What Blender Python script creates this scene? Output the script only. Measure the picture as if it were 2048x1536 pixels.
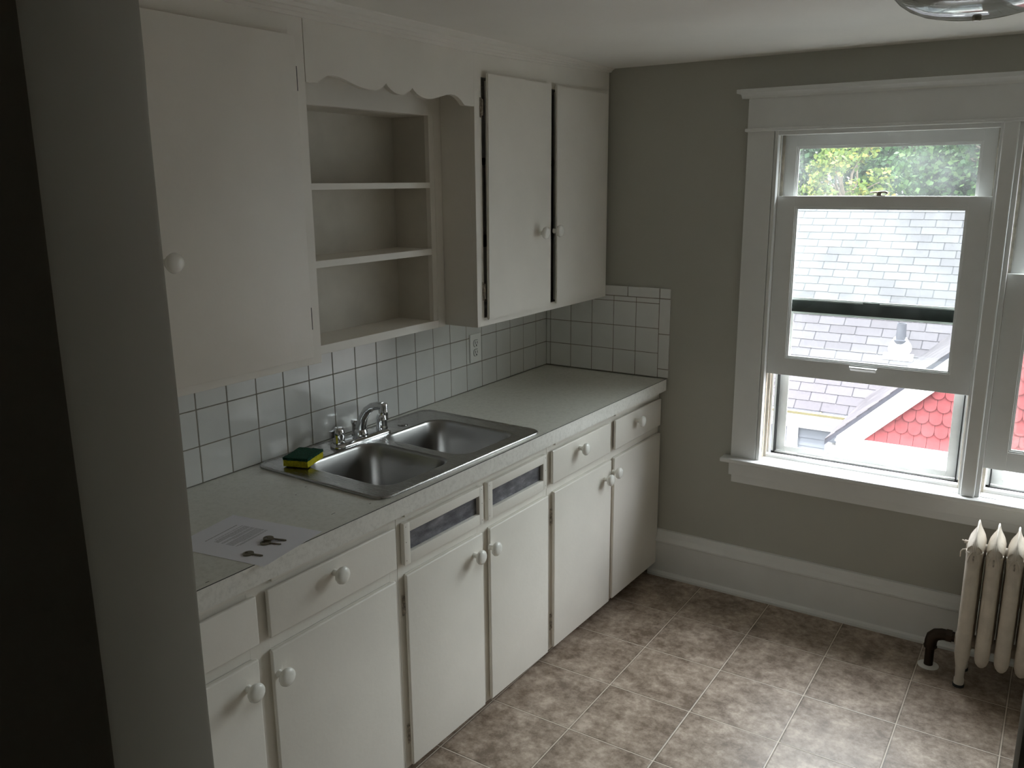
import bpy, bmesh, math, random
from mathutils import Vector, Matrix
random.seed(7)
PI = math.pi
D = bpy.data
for o in list(D.objects):
    D.objects.remove(o, do_unlink=True)
SC = bpy.context.scene
C = SC.collection

# ---------------------------------------------------------------- camera
R = ((0.8381134345042903, -0.1188287418598471, 0.5323960940985841),
     (0.5454403373658221, 0.1964933029371878, -0.8147915195159389),
     (-0.0077916158581365896, 0.9732780240038508, 0.22949766603056965))
cam_data = D.cameras.new('camera')
cam = D.objects.new('camera', cam_data)
C.objects.link(cam)
mw = Matrix(R).to_4x4()
mw.translation = Vector((2.0242847, -3.4010724, 1.7518432))
cam.matrix_world = mw
cam_data.sensor_width = 36.0
cam_data.lens = 1710.539 / 2048 * 36.0
cam_data.clip_start = 0.02
cam_data.clip_end = 300
SC.camera = cam

# ---------------------------------------------------------------- view and light
SC.view_settings.view_transform = 'Standard'
SC.view_settings.look = 'None'
SC.view_settings.gamma = 1.0
SC.view_settings.use_curve_mapping = False
SC.view_settings.exposure = 1.25
try:
    SC.cycles.use_denoising = True
    SC.cycles.max_bounces = 14
    SC.cycles.diffuse_bounces = 12
    SC.cycles.glossy_bounces = 4
    SC.cycles.transparent_max_bounces = 16
    SC.cycles.sample_clamp_indirect = 6.0
    SC.cycles.caustics_reflective = False
    SC.cycles.caustics_refractive = False
except Exception:
    pass
W = D.worlds.new('overcast_sky')
SC.world = W
W.use_nodes = True
wn = W.node_tree.nodes
wl = W.node_tree.links
wn.clear()
w_out = wn.new('ShaderNodeOutputWorld')
w_bg = wn.new('ShaderNodeBackground')
w_tc = wn.new('ShaderNodeTexCoord')
w_sep = wn.new('ShaderNodeSeparateXYZ')
w_ramp = wn.new('ShaderNodeValToRGB')
w_ramp.color_ramp.elements[0].position = 0.0
w_ramp.color_ramp.elements[0].color = (0.13, 0.13, 0.137, 1)
w_ramp.color_ramp.elements[1].position = 1.0
w_ramp.color_ramp.elements[1].color = (1.75, 1.75, 1.86, 1)
for _p, _v in ((0.17, 0.26), (0.30, 0.75), (0.50, 1.35)):
    _e = w_ramp.color_ramp.elements.new(_p)
    _e.color = (_v, _v, _v * 1.06, 1)
wl.new(w_tc.outputs['Generated'], w_sep.inputs[0])
wl.new(w_sep.outputs['Z'], w_ramp.inputs[0])
wl.new(w_ramp.outputs[0], w_bg.inputs['Color'])
w_bg.inputs['Strength'].default_value = 7.0
wl.new(w_bg.outputs[0], w_out.inputs['Surface'])

def portal(loc, size, rot):
    l = D.lights.new('window_daylight', 'AREA')
    l.shape = 'RECTANGLE'
    l.size, l.size_y = size
    l.cycles.is_portal = True
    o = D.objects.new('window_daylight', l)
    o.location = loc
    o.rotation_euler = rot
    C.objects.link(o)
portal((1.400, 0.17, 1.28), (0.76, 1.32), (-PI / 2, 0, 0))
portal((2.210, 0.17, 1.28), (0.76, 1.32), (-PI / 2, 0, 0))

# ---------------------------------------------------------------- materials
def new_mat(name):
    m = D.materials.new(name)
    m.use_nodes = True
    nt = m.node_tree
    nt.nodes.clear()
    out = nt.nodes.new('ShaderNodeOutputMaterial')
    b = nt.nodes.new('ShaderNodeBsdfPrincipled')
    nt.links.new(b.outputs[0], out.inputs[0])
    return m, nt, b, out

def coords(nt, scale=(1, 1, 1), world=True):
    if world:
        g = nt.nodes.new('ShaderNodeNewGeometry')
        src = g.outputs['Position']
    else:
        g = nt.nodes.new('ShaderNodeTexCoord')
        src = g.outputs['Object']
    mp = nt.nodes.new('ShaderNodeMapping')
    mp.inputs['Scale'].default_value = scale
    nt.links.new(src, mp.inputs['Vector'])
    return mp.outputs[0]

def noise(nt, vec, scale, detail=4, rough=0.55):
    n = nt.nodes.new('ShaderNodeTexNoise')
    n.inputs['Scale'].default_value = scale
    n.inputs['Detail'].default_value = detail
    n.inputs['Roughness'].default_value = rough
    nt.links.new(vec, n.inputs['Vector'])
    return n.outputs['Fac']

def ramp(nt, fac, stops):
    r = nt.nodes.new('ShaderNodeValToRGB')
    e = r.color_ramp.elements
    while len(e) < len(stops):
        e.new(0.5)
    for i, (p, c) in enumerate(stops):
        e[i].position = p
        e[i].color = (c[0], c[1], c[2], 1) if len(c) == 3 else c
    nt.links.new(fac, r.inputs[0])
    return r.outputs[0]

def bump(nt, b, h, strength=0.1, dist=0.002):
    bp = nt.nodes.new('ShaderNodeBump')
    bp.inputs['Strength'].default_value = strength
    bp.inputs['Distance'].default_value = dist
    nt.links.new(h, bp.inputs['Height'])
    nt.links.new(bp.outputs[0], b.inputs['Normal'])

def paint(name, c, rough=0.5, var=0.06, nscale=6, bscale=180, bstr=0.12, spec=0.5, bdist=0.0008):
    m, nt, b, o = new_mat(name)
    v = coords(nt)
    f = noise(nt, v, nscale, 5)
    c2 = tuple(x * (1 - var) for x in c)
    nt.links.new(ramp(nt, f, [(0.35, c2), (0.65, c)]), b.inputs['Base Color'])
    b.inputs['Roughness'].default_value = rough
    b.inputs['Specular IOR Level'].default_value = spec
    f2 = noise(nt, v, bscale, 3)
    bump(nt, b, f2, bstr, bdist)
    return m

def metal(name, c, rough, stretch=None, var=0.0):
    m, nt, b, o = new_mat(name)
    b.inputs['Base Color'].default_value = (*c, 1)
    b.inputs['Metallic'].default_value = 1
    b.inputs['Roughness'].default_value = rough
    v = coords(nt, stretch or (1, 1, 1))
    f = noise(nt, v, 30, 4)
    r = nt.nodes.new('ShaderNodeMapRange')
    r.inputs['To Min'].default_value = max(0.02, rough - var)
    r.inputs['To Max'].default_value = rough + var
    nt.links.new(f, r.inputs['Value'])
    nt.links.new(r.outputs[0], b.inputs['Roughness'])
    return m

def thin_fresnel(nt, f0=0.03):
    lw = nt.nodes.new('ShaderNodeLayerWeight')
    lw.inputs['Blend'].default_value = 0.5
    pw = nt.nodes.new('ShaderNodeMath')
    pw.operation = 'POWER'
    pw.inputs[1].default_value = 5
    nt.links.new(lw.outputs['Facing'], pw.inputs[0])
    ma = nt.nodes.new('ShaderNodeMath')
    ma.operation = 'MULTIPLY_ADD'
    ma.inputs[1].default_value = 0.85
    ma.inputs[2].default_value = f0
    nt.links.new(pw.outputs[0], ma.inputs[0])
    return ma.outputs[0]

def glass(name, dirt_haze=0.0, tint=(0.96, 0.98, 0.97)):
    m = D.materials.new(name)
    m.use_nodes = True
    nt = m.node_tree
    nt.nodes.clear()
    out = nt.nodes.new('ShaderNodeOutputMaterial')
    tr = nt.nodes.new('ShaderNodeBsdfTransparent')
    tr.inputs[0].default_value = (*tint, 1)
    gl = nt.nodes.new('ShaderNodeBsdfGlossy')
    gl.inputs['Roughness'].default_value = 0.02
    mx = nt.nodes.new('ShaderNodeMixShader')
    nt.links.new(thin_fresnel(nt), mx.inputs[0])
    nt.links.new(tr.outputs[0], mx.inputs[1])
    nt.links.new(gl.outputs[0], mx.inputs[2])
    last = mx
    if dirt_haze > 0:  # pale film: some dirt, plus flare haze painted into the glass
        tl = nt.nodes.new('ShaderNodeBsdfTranslucent')
        tl.inputs[0].default_value = (0.8, 0.85, 0.85, 1)
        v = coords(nt)
        f = noise(nt, v, 7, 5)
        mr = nt.nodes.new('ShaderNodeMapRange')
        mr.inputs['From Min'].default_value = 0.35
        mr.inputs['From Max'].default_value = 0.75
        mr.inputs['To Min'].default_value = dirt_haze * 0.3
        mr.inputs['To Max'].default_value = dirt_haze * 1.6
        nt.links.new(f, mr.inputs['Value'])
        m2 = nt.nodes.new('ShaderNodeMixShader')
        nt.links.new(mr.outputs[0], m2.inputs[0])
        nt.links.new(mx.outputs[0], m2.inputs[1])
        nt.links.new(tl.outputs[0], m2.inputs[2])
        last = m2
    nt.links.new(last.outputs[0], out.inputs[0])
    return m

M = {}
M['wall'] = paint('grey_wall_paint', (0.452, 0.450, 0.405), 0.75, 0.04, 3, 90, 0.25)
M['hall'] = paint('hall_wall_paint', (0.45, 0.45, 0.41), 0.75, 0.04, 3, 90, 0.25)
M['ceiling'] = paint('ceiling_paint', (0.82, 0.80, 0.76), 0.85, 0.04, 3, 120, 0.2)
M['trim'] = paint('white_trim_paint', (0.76, 0.77, 0.76), 0.38, 0.04, 8, 60, 0.1)
M['cab'] = paint('cream_cabinet_paint', (0.80, 0.77, 0.715), 0.42, 0.05, 5, 70, 0.22, bdist=0.0015)
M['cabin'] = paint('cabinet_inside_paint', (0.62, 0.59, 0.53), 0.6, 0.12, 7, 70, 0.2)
M['dark'] = paint('shelf_shade_and_chip_dark', (0.03, 0.028, 0.025), 0.8)  # counter chips, and shade painted onto the wall cabinet shelves
M['knob'] = paint('white_ceramic', (0.86, 0.85, 0.81), 0.18, 0.02, 8, 20, 0.02)
M['hinge'] = paint('painted_hinge', (0.60, 0.53, 0.45), 0.45, 0.75, 90, 120, 0.5)
M['tile'] = paint('white_glazed_tile', (0.76, 0.765, 0.755), 0.16, 0.05, 9, 14, 0.06, bdist=0.003)
M['grout'] = paint('grout', (0.30, 0.27, 0.225), 0.9, 0.3, 30)
M['plate'] = paint('white_plastic', (0.85, 0.85, 0.83), 0.3, 0.01)
M['slot'] = paint('black_slot', (0.01, 0.01, 0.01), 0.7)
M['chrome'] = metal('chrome', (0.72, 0.73, 0.75), 0.06, None, 0.02)
M['steel'] = metal('brushed_steel', (0.42, 0.41, 0.40), 0.27, (1, 14, 14), 0.02)
M['steelbowl'] = metal('worn_steel', (0.43, 0.425, 0.42), 0.30, (3, 3, 10), 0.05)
M['pane'] = glass('window_glass', 0.003)
M['hazy'] = glass('dirt_and_glare_glass', 0.028)  # dirt film strengthened to paint in the overexposed haze
M['stormglass'] = glass('storm_glass', 0.007)  # its film also stands in for flare veiling the view
M['alum'] = paint('white_aluminium', (0.72, 0.74, 0.72), 0.35, 0.08, 20)
M['sashout'] = paint('dark_green_paint', (0.018, 0.03, 0.022), 0.5, 0.5, 40, 60, 0.6)
M['black'] = paint('black_rubber_and_gap', (0.02, 0.02, 0.02), 0.7)
M['iron'] = metal('rusty_iron', (0.06, 0.045, 0.035), 0.5, None, 0.1)
M['rad'] = paint('radiator_paint', (0.66, 0.60, 0.52), 0.40, 0.14, 22, 45, 0.5, bdist=0.003)
M['paper'] = paint('printer_paper', (0.78, 0.78, 0.84), 0.7, 0.01)
M['ink'] = paint('printed_ink', (0.16, 0.16, 0.18), 0.8)
M['key'] = metal('worn_brass_key', (0.20, 0.17, 0.12), 0.38, None, 0.1)
M['foam'] = paint('yellow_foam', (0.78, 0.70, 0.02), 0.9, 0.3, 160, 260, 0.9, bdist=0.003)
M['scour'] = paint('green_scouring_pad', (0.005, 0.085, 0.045), 0.95, 0.6, 220, 300, 1.0, bdist=0.003)
M['brass'] = metal('aged_nickel', (0.30, 0.27, 0.22), 0.35, None, 0.1)
M['sill'] = paint('worn_wood_jamb', (0.62, 0.58, 0.50), 0.6, 0.35, 30, 60, 0.4)
M['bare'] = paint('bare_wood', (0.42, 0.27, 0.12), 0.7, 0.5, 40, 60, 0.4)

# laminate counter: off-white with pale grey marbling
def laminate(name, c1, c2, rough):
    m, nt, b, o = new_mat(name)
    v = coords(nt)
    n1 = noise(nt, v, 75, 8, 0.75)
    nt.links.new(ramp(nt, n1, [(0.36, c2), (0.52, c1), (0.7, tuple(min(1, x * 1.04) for x in c1))]), b.inputs['Base Color'])
    b.inputs['Roughness'].default_value = rough
    bump(nt, b, noise(nt, v, 5, 2), 0.03, 0.004)
    return m
M['lam'] = laminate('laminate_top', (0.68, 0.68, 0.625), (0.60, 0.60, 0.545), 0.22)
M['lamedge'] = laminate('laminate_edge', (0.76, 0.75, 0.71), (0.65, 0.64, 0.60), 0.33)

# vinyl floor with printed tile pattern
def floor_mat():
    m, nt, b, o = new_mat('vinyl_tile_floor')
    g = nt.nodes.new('ShaderNodeNewGeometry')
    sp = nt.nodes.new('ShaderNodeSeparateXYZ')
    nt.links.new(g.outputs['Position'], sp.inputs[0])
    def mth(op, a, bb=None):
        n = nt.nodes.new('ShaderNodeMath')
        n.operation = op
        for i, q in enumerate((a, bb)):
            if q is None:
                continue
            if isinstance(q, (int, float)):
                n.inputs[i].default_value = q
            else:
                nt.links.new(q, n.inputs[i])
        return n.outputs[0]
    F = 0.2999
    def line(axis, off):
        t = mth('DIVIDE', mth('SUBTRACT', sp.outputs[axis], off - 10 * F), F)
        fr = mth('FRACT', t)
        d = mth('MINIMUM', fr, mth('SUBTRACT', 1.0, fr))
        return mth('MULTIPLY', d, F), mth('FLOOR', t)
    dx, ix = line('X', 0.8166)
    dy, iy = line('Y', -0.3279)
    d = mth('MINIMUM', dx, dy)
    # per-tile shift of the mottling
    cm = nt.nodes.new('ShaderNodeCombineXYZ')
    nt.links.new(mth('MULTIPLY', ix, 3.7), cm.inputs[0])
    nt.links.new(mth('MULTIPLY', iy, 5.3), cm.inputs[1])
    va = nt.nodes.new('ShaderNodeVectorMath')
    va.operation = 'ADD'
    nt.links.new(g.outputs['Position'], va.inputs[0])
    nt.links.new(cm.outputs[0], va.inputs[1])
    vec = va.outputs[0]
    n1 = noise(nt, vec, 7.5, 8, 0.72)
    n2 = noise(nt, vec, 30, 6, 0.75)
    mix = mth('ADD', mth('MULTIPLY', n1, 0.68), mth('MULTIPLY', n2, 0.32))
    base = ramp(nt, mix, [(0.39, (0.16, 0.115, 0.082)), (0.47, (0.265, 0.205, 0.158)),
                          (0.54, (0.36, 0.285, 0.225)), (0.63, (0.50, 0.415, 0.345))])
    edge = nt.nodes.new('ShaderNodeMapRange')
    edge.inputs['From Min'].default_value = 0.0014
    edge.inputs['From Max'].default_value = 0.0026
    edge.inputs['To Min'].default_value = 1
    edge.inputs['To Max'].default_value = 0
    nt.links.new(d, edge.inputs['Value'])
    mx = nt.nodes.new('ShaderNodeMix')
    mx.data_type = 'RGBA'
    nt.links.new(edge.outputs[0], mx.inputs['Factor'])
    nt.links.new(base, mx.inputs['A'])
    mx.inputs['B'].default_value = (0.62, 0.54, 0.45, 1)
    dk = nt.nodes.new('ShaderNodeMapRange')
    dk.inputs['From Min'].default_value = 0.0030
    dk.inputs['From Max'].default_value = 0.0062
    dk.inputs['To Min'].default_value = 0.60
    dk.inputs['To Max'].default_value = 1
    nt.links.new(d, dk.inputs['Value'])
    near = mth('MAXIMUM', dk.outputs[0], edge.outputs[0])
    m2 = nt.nodes.new('ShaderNodeMix')
    m2.data_type = 'RGBA'
    m2.blend_type = 'MULTIPLY'
    m2.inputs['Factor'].default_value = 1
    nt.links.new(mx.outputs['Result'], m2.inputs['A'])
    cc = nt.nodes.new('ShaderNodeCombineColor')
    for i in range(3):
        nt.links.new(near, cc.inputs[i])
    nt.links.new(cc.outputs[0], m2.inputs['B'])
    nt.links.new(m2.outputs['Result'], b.inputs['Base Color'])
    b.inputs['Roughness'].default_value = 0.42
    hr = nt.nodes.new('ShaderNodeMapRange')
    hr.inputs['From Min'].default_value = 0
    hr.inputs['From Max'].default_value = 0.004
    nt.links.new(d, hr.inputs['Value'])
    h = mth('ADD', hr.outputs[0], mth('MULTIPLY', n2, 0.35))
    bump(nt, b, h, 0.5, 0.0012)
    return m
M['floor'] = floor_mat()

def island(name, stops, rough=0.85, nscale=None):
    """one colour per mesh island, picked at random from a ramp"""
    m, nt, b, o = new_mat(name)
    g = nt.nodes.new('ShaderNodeNewGeometry')
    f = g.outputs['Random Per Island']
    col = ramp(nt, f, stops)
    if nscale:
        v = coords(nt)
        n = noise(nt, v, nscale, 6, 0.8)
        mx = nt.nodes.new('ShaderNodeMix')
        mx.data_type = 'RGBA'
        mx.blend_type = 'MULTIPLY'
        mx.inputs['Factor'].default_value = 0.55
        nt.links.new(col, mx.inputs['A'])
        nt.links.new(ramp(nt, n, [(0.3, (0.45, 0.45, 0.45)), (0.7, (1.1, 1.1, 1.1))]), mx.inputs['B'])
        col = mx.outputs['Result']
    nt.links.new(col, b.inputs['Base Color'])
    b.inputs['Roughness'].default_value = rough
    b.inputs['Specular IOR Level'].default_value = 0.2
    return m, nt, b, o
M['roof'] = island('asphalt_shingles', [(0.0, (0.053, 0.048, 0.053)), (0.5, (0.060, 0.055, 0.061)), (0.9, (0.067, 0.062, 0.068))], 0.9, 40)[0]
M['red'] = island('red_painted_shingles', [(0.0, (0.150, 0.029, 0.031)), (1.0, (0.178, 0.037, 0.039))], 0.7, 12)[0]
M['siding'] = paint('grey_clapboard_paint', (0.16, 0.175, 0.20), 0.6, 0.06, 3)
M['housetrim'] = paint('white_house_paint', (0.82, 0.82, 0.80), 0.5, 0.06, 5)
M['bark'] = paint('bark', (0.12, 0.09, 0.06), 0.9, 0.5, 20, 40, 0.8)
M['ground'] = paint('gravel_drive', (0.075, 0.066, 0.058), 0.95, 0.4, 2)
M['pipe'] = paint('weathered_plastic_pipe', (0.055, 0.055, 0.068), 0.6, 0.3, 20)

def leaf_mat(name, cols):
    m, nt, b, o = island(name, cols, 0.6)
    tl = nt.nodes.new('ShaderNodeBsdfTranslucent')
    mx = nt.nodes.new('ShaderNodeMixShader')
    mx.inputs[0].default_value = 0.35
    src = b.inputs['Base Color'].links[0].from_socket
    nt.links.new(src, tl.inputs[0])
    nt.links.new(b.outputs[0], mx.inputs[1])
    nt.links.new(tl.outputs[0], mx.inputs[2])
    nt.links.new(mx.outputs[0], o.inputs[0])
    return m
M['leaf_dark'] = leaf_mat('dark_green_leaves', [(0, (0.010, 0.030, 0.010)), (0.5, (0.022, 0.055, 0.018)), (1, (0.045, 0.095, 0.03))])
M['leaf_mid'] = leaf_mat('green_leaves', [(0, (0.014, 0.040, 0.013)), (0.5, (0.035, 0.080, 0.022)), (1, (0.075, 0.13, 0.035))])
M['leaf_yel'] = leaf_mat('yellow_green_leaves', [(0, (0.035, 0.065, 0.014)), (0.6, (0.10, 0.14, 0.028)), (0.95, (0.19, 0.19, 0.04)), (1, (0.26, 0.15, 0.04))])

# ---------------------------------------------------------------- mesh helpers
ORG = {}

class MB:
    def __init__(s):
        s.bm = bmesh.new()
    def box(s, x0, x1, y0, y1, z0, z1, bev=0, seg=2):
        t = bmesh.new()
        vs = [t.verts.new((x, y, z)) for x in (x0, x1) for y in (y0, y1) for z in (z0, z1)]
        for f in ((0, 1, 3, 2), (4, 6, 7, 5), (0, 4, 5, 1), (2, 3, 7, 6), (0, 2, 6, 4), (1, 5, 7, 3)):
            t.faces.new([vs[i] for i in f])
        if bev:
            bmesh.ops.bevel(t, geom=t.edges[:], offset=bev, segments=seg, affect='EDGES', profile=0.6)
        s.merge(t)
        return s
    def merge(s, t, mat=None):
        if mat is not None:
            t.transform(mat)
        me = D.meshes.new('tmp')
        t.to_mesh(me)
        t.free()
        s.bm.from_mesh(me)
        D.meshes.remove(me)
    def prism(s, pts, axis, a, b, bev=0):
        """closed 2D outline pts extruded from a to b along axis"""
        t = bmesh.new()
        def P(p, h):
            return {'x': (h, p[0], p[1]), 'y': (p[0], h, p[1]), 'z': (p[0], p[1], h)}[axis]
        v0 = [t.verts.new(P(p, a)) for p in pts]
        v1 = [t.verts.new(P(p, b)) for p in pts]
        n = len(pts)
        t.faces.new(v0)
        t.faces.new(v1[::-1])
        for i in range(n):
            t.faces.new([v0[i], v1[i], v1[(i + 1) % n], v0[(i + 1) % n]])
        bmesh.ops.recalc_face_normals(t, faces=t.faces[:])
        if bev:
            bmesh.ops.bevel(t, geom=t.edges[:], offset=bev, segments=1, affect='EDGES')
        s.merge(t)
        return s
    def loft(s, loops, cap0=True, cap1=True):
        t = bmesh.new()
        L = [[t.verts.new(p) for p in lp] for lp in loops]
        n = len(L[0])
        for a, b in zip(L, L[1:]):
            for i in range(n):
                try:
                    t.faces.new([a[i], a[(i + 1) % n], b[(i + 1) % n], b[i]])
                except ValueError:
                    pass
        if cap0:
            t.faces.new(L[0][::-1])
        if cap1:
            t.faces.new(L[-1])
        bmesh.ops.recalc_face_normals(t, faces=t.faces[:])
        s.merge(t)
        return s
    def lathe(s, prof, at=(0, 0, 0), axis=(0, 0, 1), seg=24):
        """prof: (radius, height) pairs; spun about axis through at"""
        q = Vector((0, 0, 1)).rotation_difference(Vector(axis).normalized()).to_matrix()
        loops = []
        for r, h in prof:
            loops.append([Vector(at) + q @ Vector((max(r, 1e-5) * math.cos(2 * PI * i / seg), max(r, 1e-5) * math.sin(2 * PI * i / seg), h)) for i in range(seg)])
        s.loft(loops)
        return s
    def tube(s, path, r, seg=12):
        rs = r if isinstance(r, (list, tuple)) else [r] * len(path)
        path = [Vector(p) for p in path]
        loops = []
        up = None
        for i, p in enumerate(path):
            a = path[max(i - 1, 0)]
            b = path[min(i + 1, len(path) - 1)]
            t = (b - a).normalized()
            if up is None:
                up = Vector((0, 0, 1)) if abs(t.z) < 0.9 else Vector((1, 0, 0))
            u = t.cross(up).normalized()
            v = u.cross(t).normalized()
            up = v
            loops.append([p + (u * math.cos(2 * PI * k / seg) + v * math.sin(2 * PI * k / seg)) * rs[i] for k in range(seg)])
        s.loft(loops)
        return s
    def build(s, name, mat, parent=None, smooth=False, label=None, world=True):
        me = D.meshes.new(name)
        off = Vector((0, 0, 0))
        if parent is not None and world:
            off = ORG.get(parent.name, Vector((0, 0, 0)))
        if off.length > 0:
            bmesh.ops.translate(s.bm, verts=s.bm.verts[:], vec=-off)
        s.bm.to_mesh(me)
        s.bm.free()
        mats = mat if isinstance(mat, (list, tuple)) else [mat]
        for m in mats:
            me.materials.append(m)
        if smooth:
            for p in me.polygons:
                p.use_smooth = True
            try:
                me.set_sharp_from_angle(angle=math.radians(40 if smooth is True else smooth))
            except Exception:
                pass
        o = D.objects.new(name, me)
        C.objects.link(o)
        if parent is not None:
            o.parent = parent
            ORG[o.name] = off
        if label:
            o['label'] = label
        return o

def thing(name, label, cat, loc=(0, 0, 0), rotz=0, group=None, local=False):
    o = D.objects.new(name, None)
    o.empty_display_size = 0.05
    C.objects.link(o)
    o.location = loc
    o.rotation_euler = (0, 0, rotz)
    o['label'] = label
    o['category'] = cat
    if group:
        o['group'] = group
    ORG[o.name] = Vector((0, 0, 0)) if local else Vector(loc)
    return o

def tag(o, label, cat, group=None, kind=None):
    o['label'] = label
    o['category'] = cat
    if group:
        o['group'] = group
    if kind:
        o['kind'] = kind
    return o

def struct(name, mb, mat, smooth=False):
    o = mb.build(name, mat, smooth=smooth)
    o['kind'] = 'structure'
    return o

def copy_tree(o, parent=None):
    c = o.copy()
    C.objects.link(c)
    if parent is not None:
        c.parent = parent
    for ch in list(o.children):
        copy_tree(ch, c)
    return c

def rrect(x0, x1, y0, y1, r, z, n=6):
    pts = []
    for cx, cy, a0 in ((x1 - r, y1 - r, 0), (x0 + r, y1 - r, PI / 2), (x0 + r, y0 + r, PI), (x1 - r, y0 + r, 1.5 * PI)):
        for i in range(n + 1):
            a = a0 + PI / 2 * i / n
            pts.append((cx + r * math.cos(a), cy + r * math.sin(a), z))
    return pts

def S(o_struct_name, *boxes, mat, bev=0):
    mb = MB()
    for b in boxes:
        mb.box(*b, bev=bev)
    return struct(o_struct_name, mb, mat)

# ---------------------------------------------------------------- room shell
CZ = 2.21         # ceiling height
XR = 3.10         # right wall
WT = 0.15         # outer wall thickness
# jambs of the opening between the hall and the kitchen
YJ0, YJ1 = -2.952, -2.8225
XJ = 1.20
XJ2 = 2.0305
S('floor', (-0.2, XR + 0.2, -5.4, 0.0, -0.05, 0.0), mat=M['floor'])
S('ceiling', (-0.2, XR + 0.2, -5.4, WT, CZ, CZ + 0.06), mat=M['ceiling'])
S('wall_left', (-0.12, -0.008, -5.4, 0.0, 0, CZ), mat=M['wall'])
WX0, WX1 = 1.020, 1.782      # rough openings in the window wall
WX2, WX3 = 1.830, 2.592
WZ0, WZ1 = 0.60, 1.945
mb = MB()
for b in ((-0.12, WX0, 0, WT, -0.05, CZ), (WX3, XR + 0.12, 0, WT, -0.05, CZ), (WX0, WX3, 0, WT, -0.05, WZ0),
          (WX0, WX3, 0, WT, WZ1, CZ), (WX1, WX2, 0, WT, WZ0, WZ1)):
    mb.box(*b)
struct('wall_back', mb, M['wall'])
S('wall_right', (XR, XR + 0.12, -5.4, 0.0, 0, CZ), mat=M['wall'])
S('wall_rear', (-0.12, XR + 0.12, -5.52, -5.4, 0, CZ), mat=M['hall'])
# wall with the opening: left stub with a slightly wavy corner bead, right stub
mb = MB()
def wavy_stub(x_edge, x_far):
    zs = [i * CZ / 40 for i in range(41)]
    t = bmesh.new()
    rows = []
    for z in zs:
        w1 = 0.0016 * math.sin(z * 3.1 + 0.4) + 0.0012 * math.sin(z * 9.7) + (0.003 * math.exp(-((z - 1.90) / 0.03) ** 2))
        w2 = 0.0016 * math.sin(z * 2.3 + 2.0) + 0.0010 * math.sin(z * 11.0)
        rows.append([t.verts.new(p) for p in (
            (x_far, YJ0, z), (x_edge - 0.006 + w2, YJ0, z), (x_edge - 0.0015 + w2, YJ0 + 0.002, z), (x_edge + w2, YJ0 + 0.008, z),
            (x_edge + w1, YJ1 - 0.008, z), (x_edge - 0.002 + w1, YJ1 - 0.002, z), (x_edge - 0.008 + w1, YJ1, z), (x_far, YJ1, z))])
    for a, b in zip(rows, rows[1:]):
        for i in range(8):
            t.faces.new([a[i], a[(i + 1) % 8], b[(i + 1) % 8], b[i]])
    t.faces.new(rows[0][::-1])
    t.faces.new(rows[-1])
    bmesh.ops.recalc_face_normals(t, faces=t.faces[:])
    return t
mb.merge(wavy_stub(XJ, -0.008))
mb.box(XJ2, XR, YJ0, YJ1, 0, CZ, 0.004)
mb.box(XJ - 0.02, XJ2 + 0.02, YJ0, YJ1, 2.05, CZ)
struct('wall_front', mb, M['wall'], smooth=30)

# baseboard on the window wall: shoe, board, cap moulding
mb = MB()
prof = [(0, 0), (-0.034, 0), (-0.034, 0.010), (-0.030, 0.018), (-0.022, 0.022), (-0.020, 0.024), (-0.020, 0.158), (-0.026, 0.163), (-0.026, 0.170),
        (-0.022, 0.178), (-0.016, 0.190), (-0.013, 0.205), (-0.011, 0.217), (0, 0.219)]
mb.prism(prof, 'x', 0.556, XR)
struct('baseboard_back', mb, M['trim'])
mb = MB()
mb.box(XR - 0.02, XR, YJ1, -0.035, 0, 0.215, 0.004)
struct('baseboard_right', mb, M['trim'])

# crown moulding above the wall cabinets
mb = MB()
cp = [(0.300, CZ), (0.300, 2.163), (0.316, 2.163), (0.317, 2.172), (0.321, 2.174), (0.322, 2.182), (0.327, 2.184), (0.329, 2.193), (0.336, 2.197), (0.344, 2.206), (0.345, CZ)]
crown = []
for yy, k in ((YJ1 + 0.002, 1.0), (-1.05, 1.0), (-0.80, 0.90), (-0.50, 0.70), (-0.25, 0.50), (-0.001, 0.32)):
    crown.append([(0.300 if x <= 0.300 else 0.3075 + (x - 0.3075) * (0.35 + 0.65 * k), yy, CZ - (CZ - z) * k) for x, z in cp])
mb.loft(crown)
o = mb.build('trim_1', M['cab'])
o['kind'] = 'structure'

# ---------------------------------------------------------------- window casing
mb = MB()
mb.box(0.913, 1.016, -0.020, 0.0, 0.622, 1.936, 0.0015)        # left side casing
mb.box(2.596, 2.700, -0.020, 0.0, 0.622, 1.936, 0.0015)
mb.box(0.912, 2.701, -0.022, 0.0, 1.945, 2.060, 0.001)          # head board
mb.box(0.903, 2.710, -0.030, 0.0, 1.934, 1.946, 0.004)          # bead
mb.prism([(0, 2.056), (-0.026, 2.056), (-0.032, 2.064), (-0.040, 2.070), (-0.050, 2.074), (-0.054, 2.077), (-0.054, 2.086), (-0.050, 2.090), (0, 2.092)], 'x', 0.886, 2.727)
mb.box(0.872, 2.741, -0.056, 0.0, 2.074, 2.089, 0.003)
struct('trim_2', mb, M['trim'])
mb = MB()                                                         # mullion casing, rounded front edges
mb.box(1.779, 1.826, -0.034, 0.0, 0.622, 1.936, 0.006, 3)
struct('trim_3', mb, M['trim'], smooth=True)
mb = MB()                                                         # stool
mb.box(0.880, 2.733, -0.062, 0.0, 0.604, 0.622, 0.005, 3)
mb.box(WX0 + 0.002, WX1 - 0.002, -0.01, 0.050, 0.604, 0.622)
mb.box(WX2 + 0.002, WX3 - 0.002, -0.01, 0.050, 0.604, 0.622)
struct('trim_4', mb, M['trim'], smooth=True)
mb = MB()                                                         # apron in two steps
mb.box(0.911, 2.702, -0.036, 0.0, 0.546, 0.604, 0.003)
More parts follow.
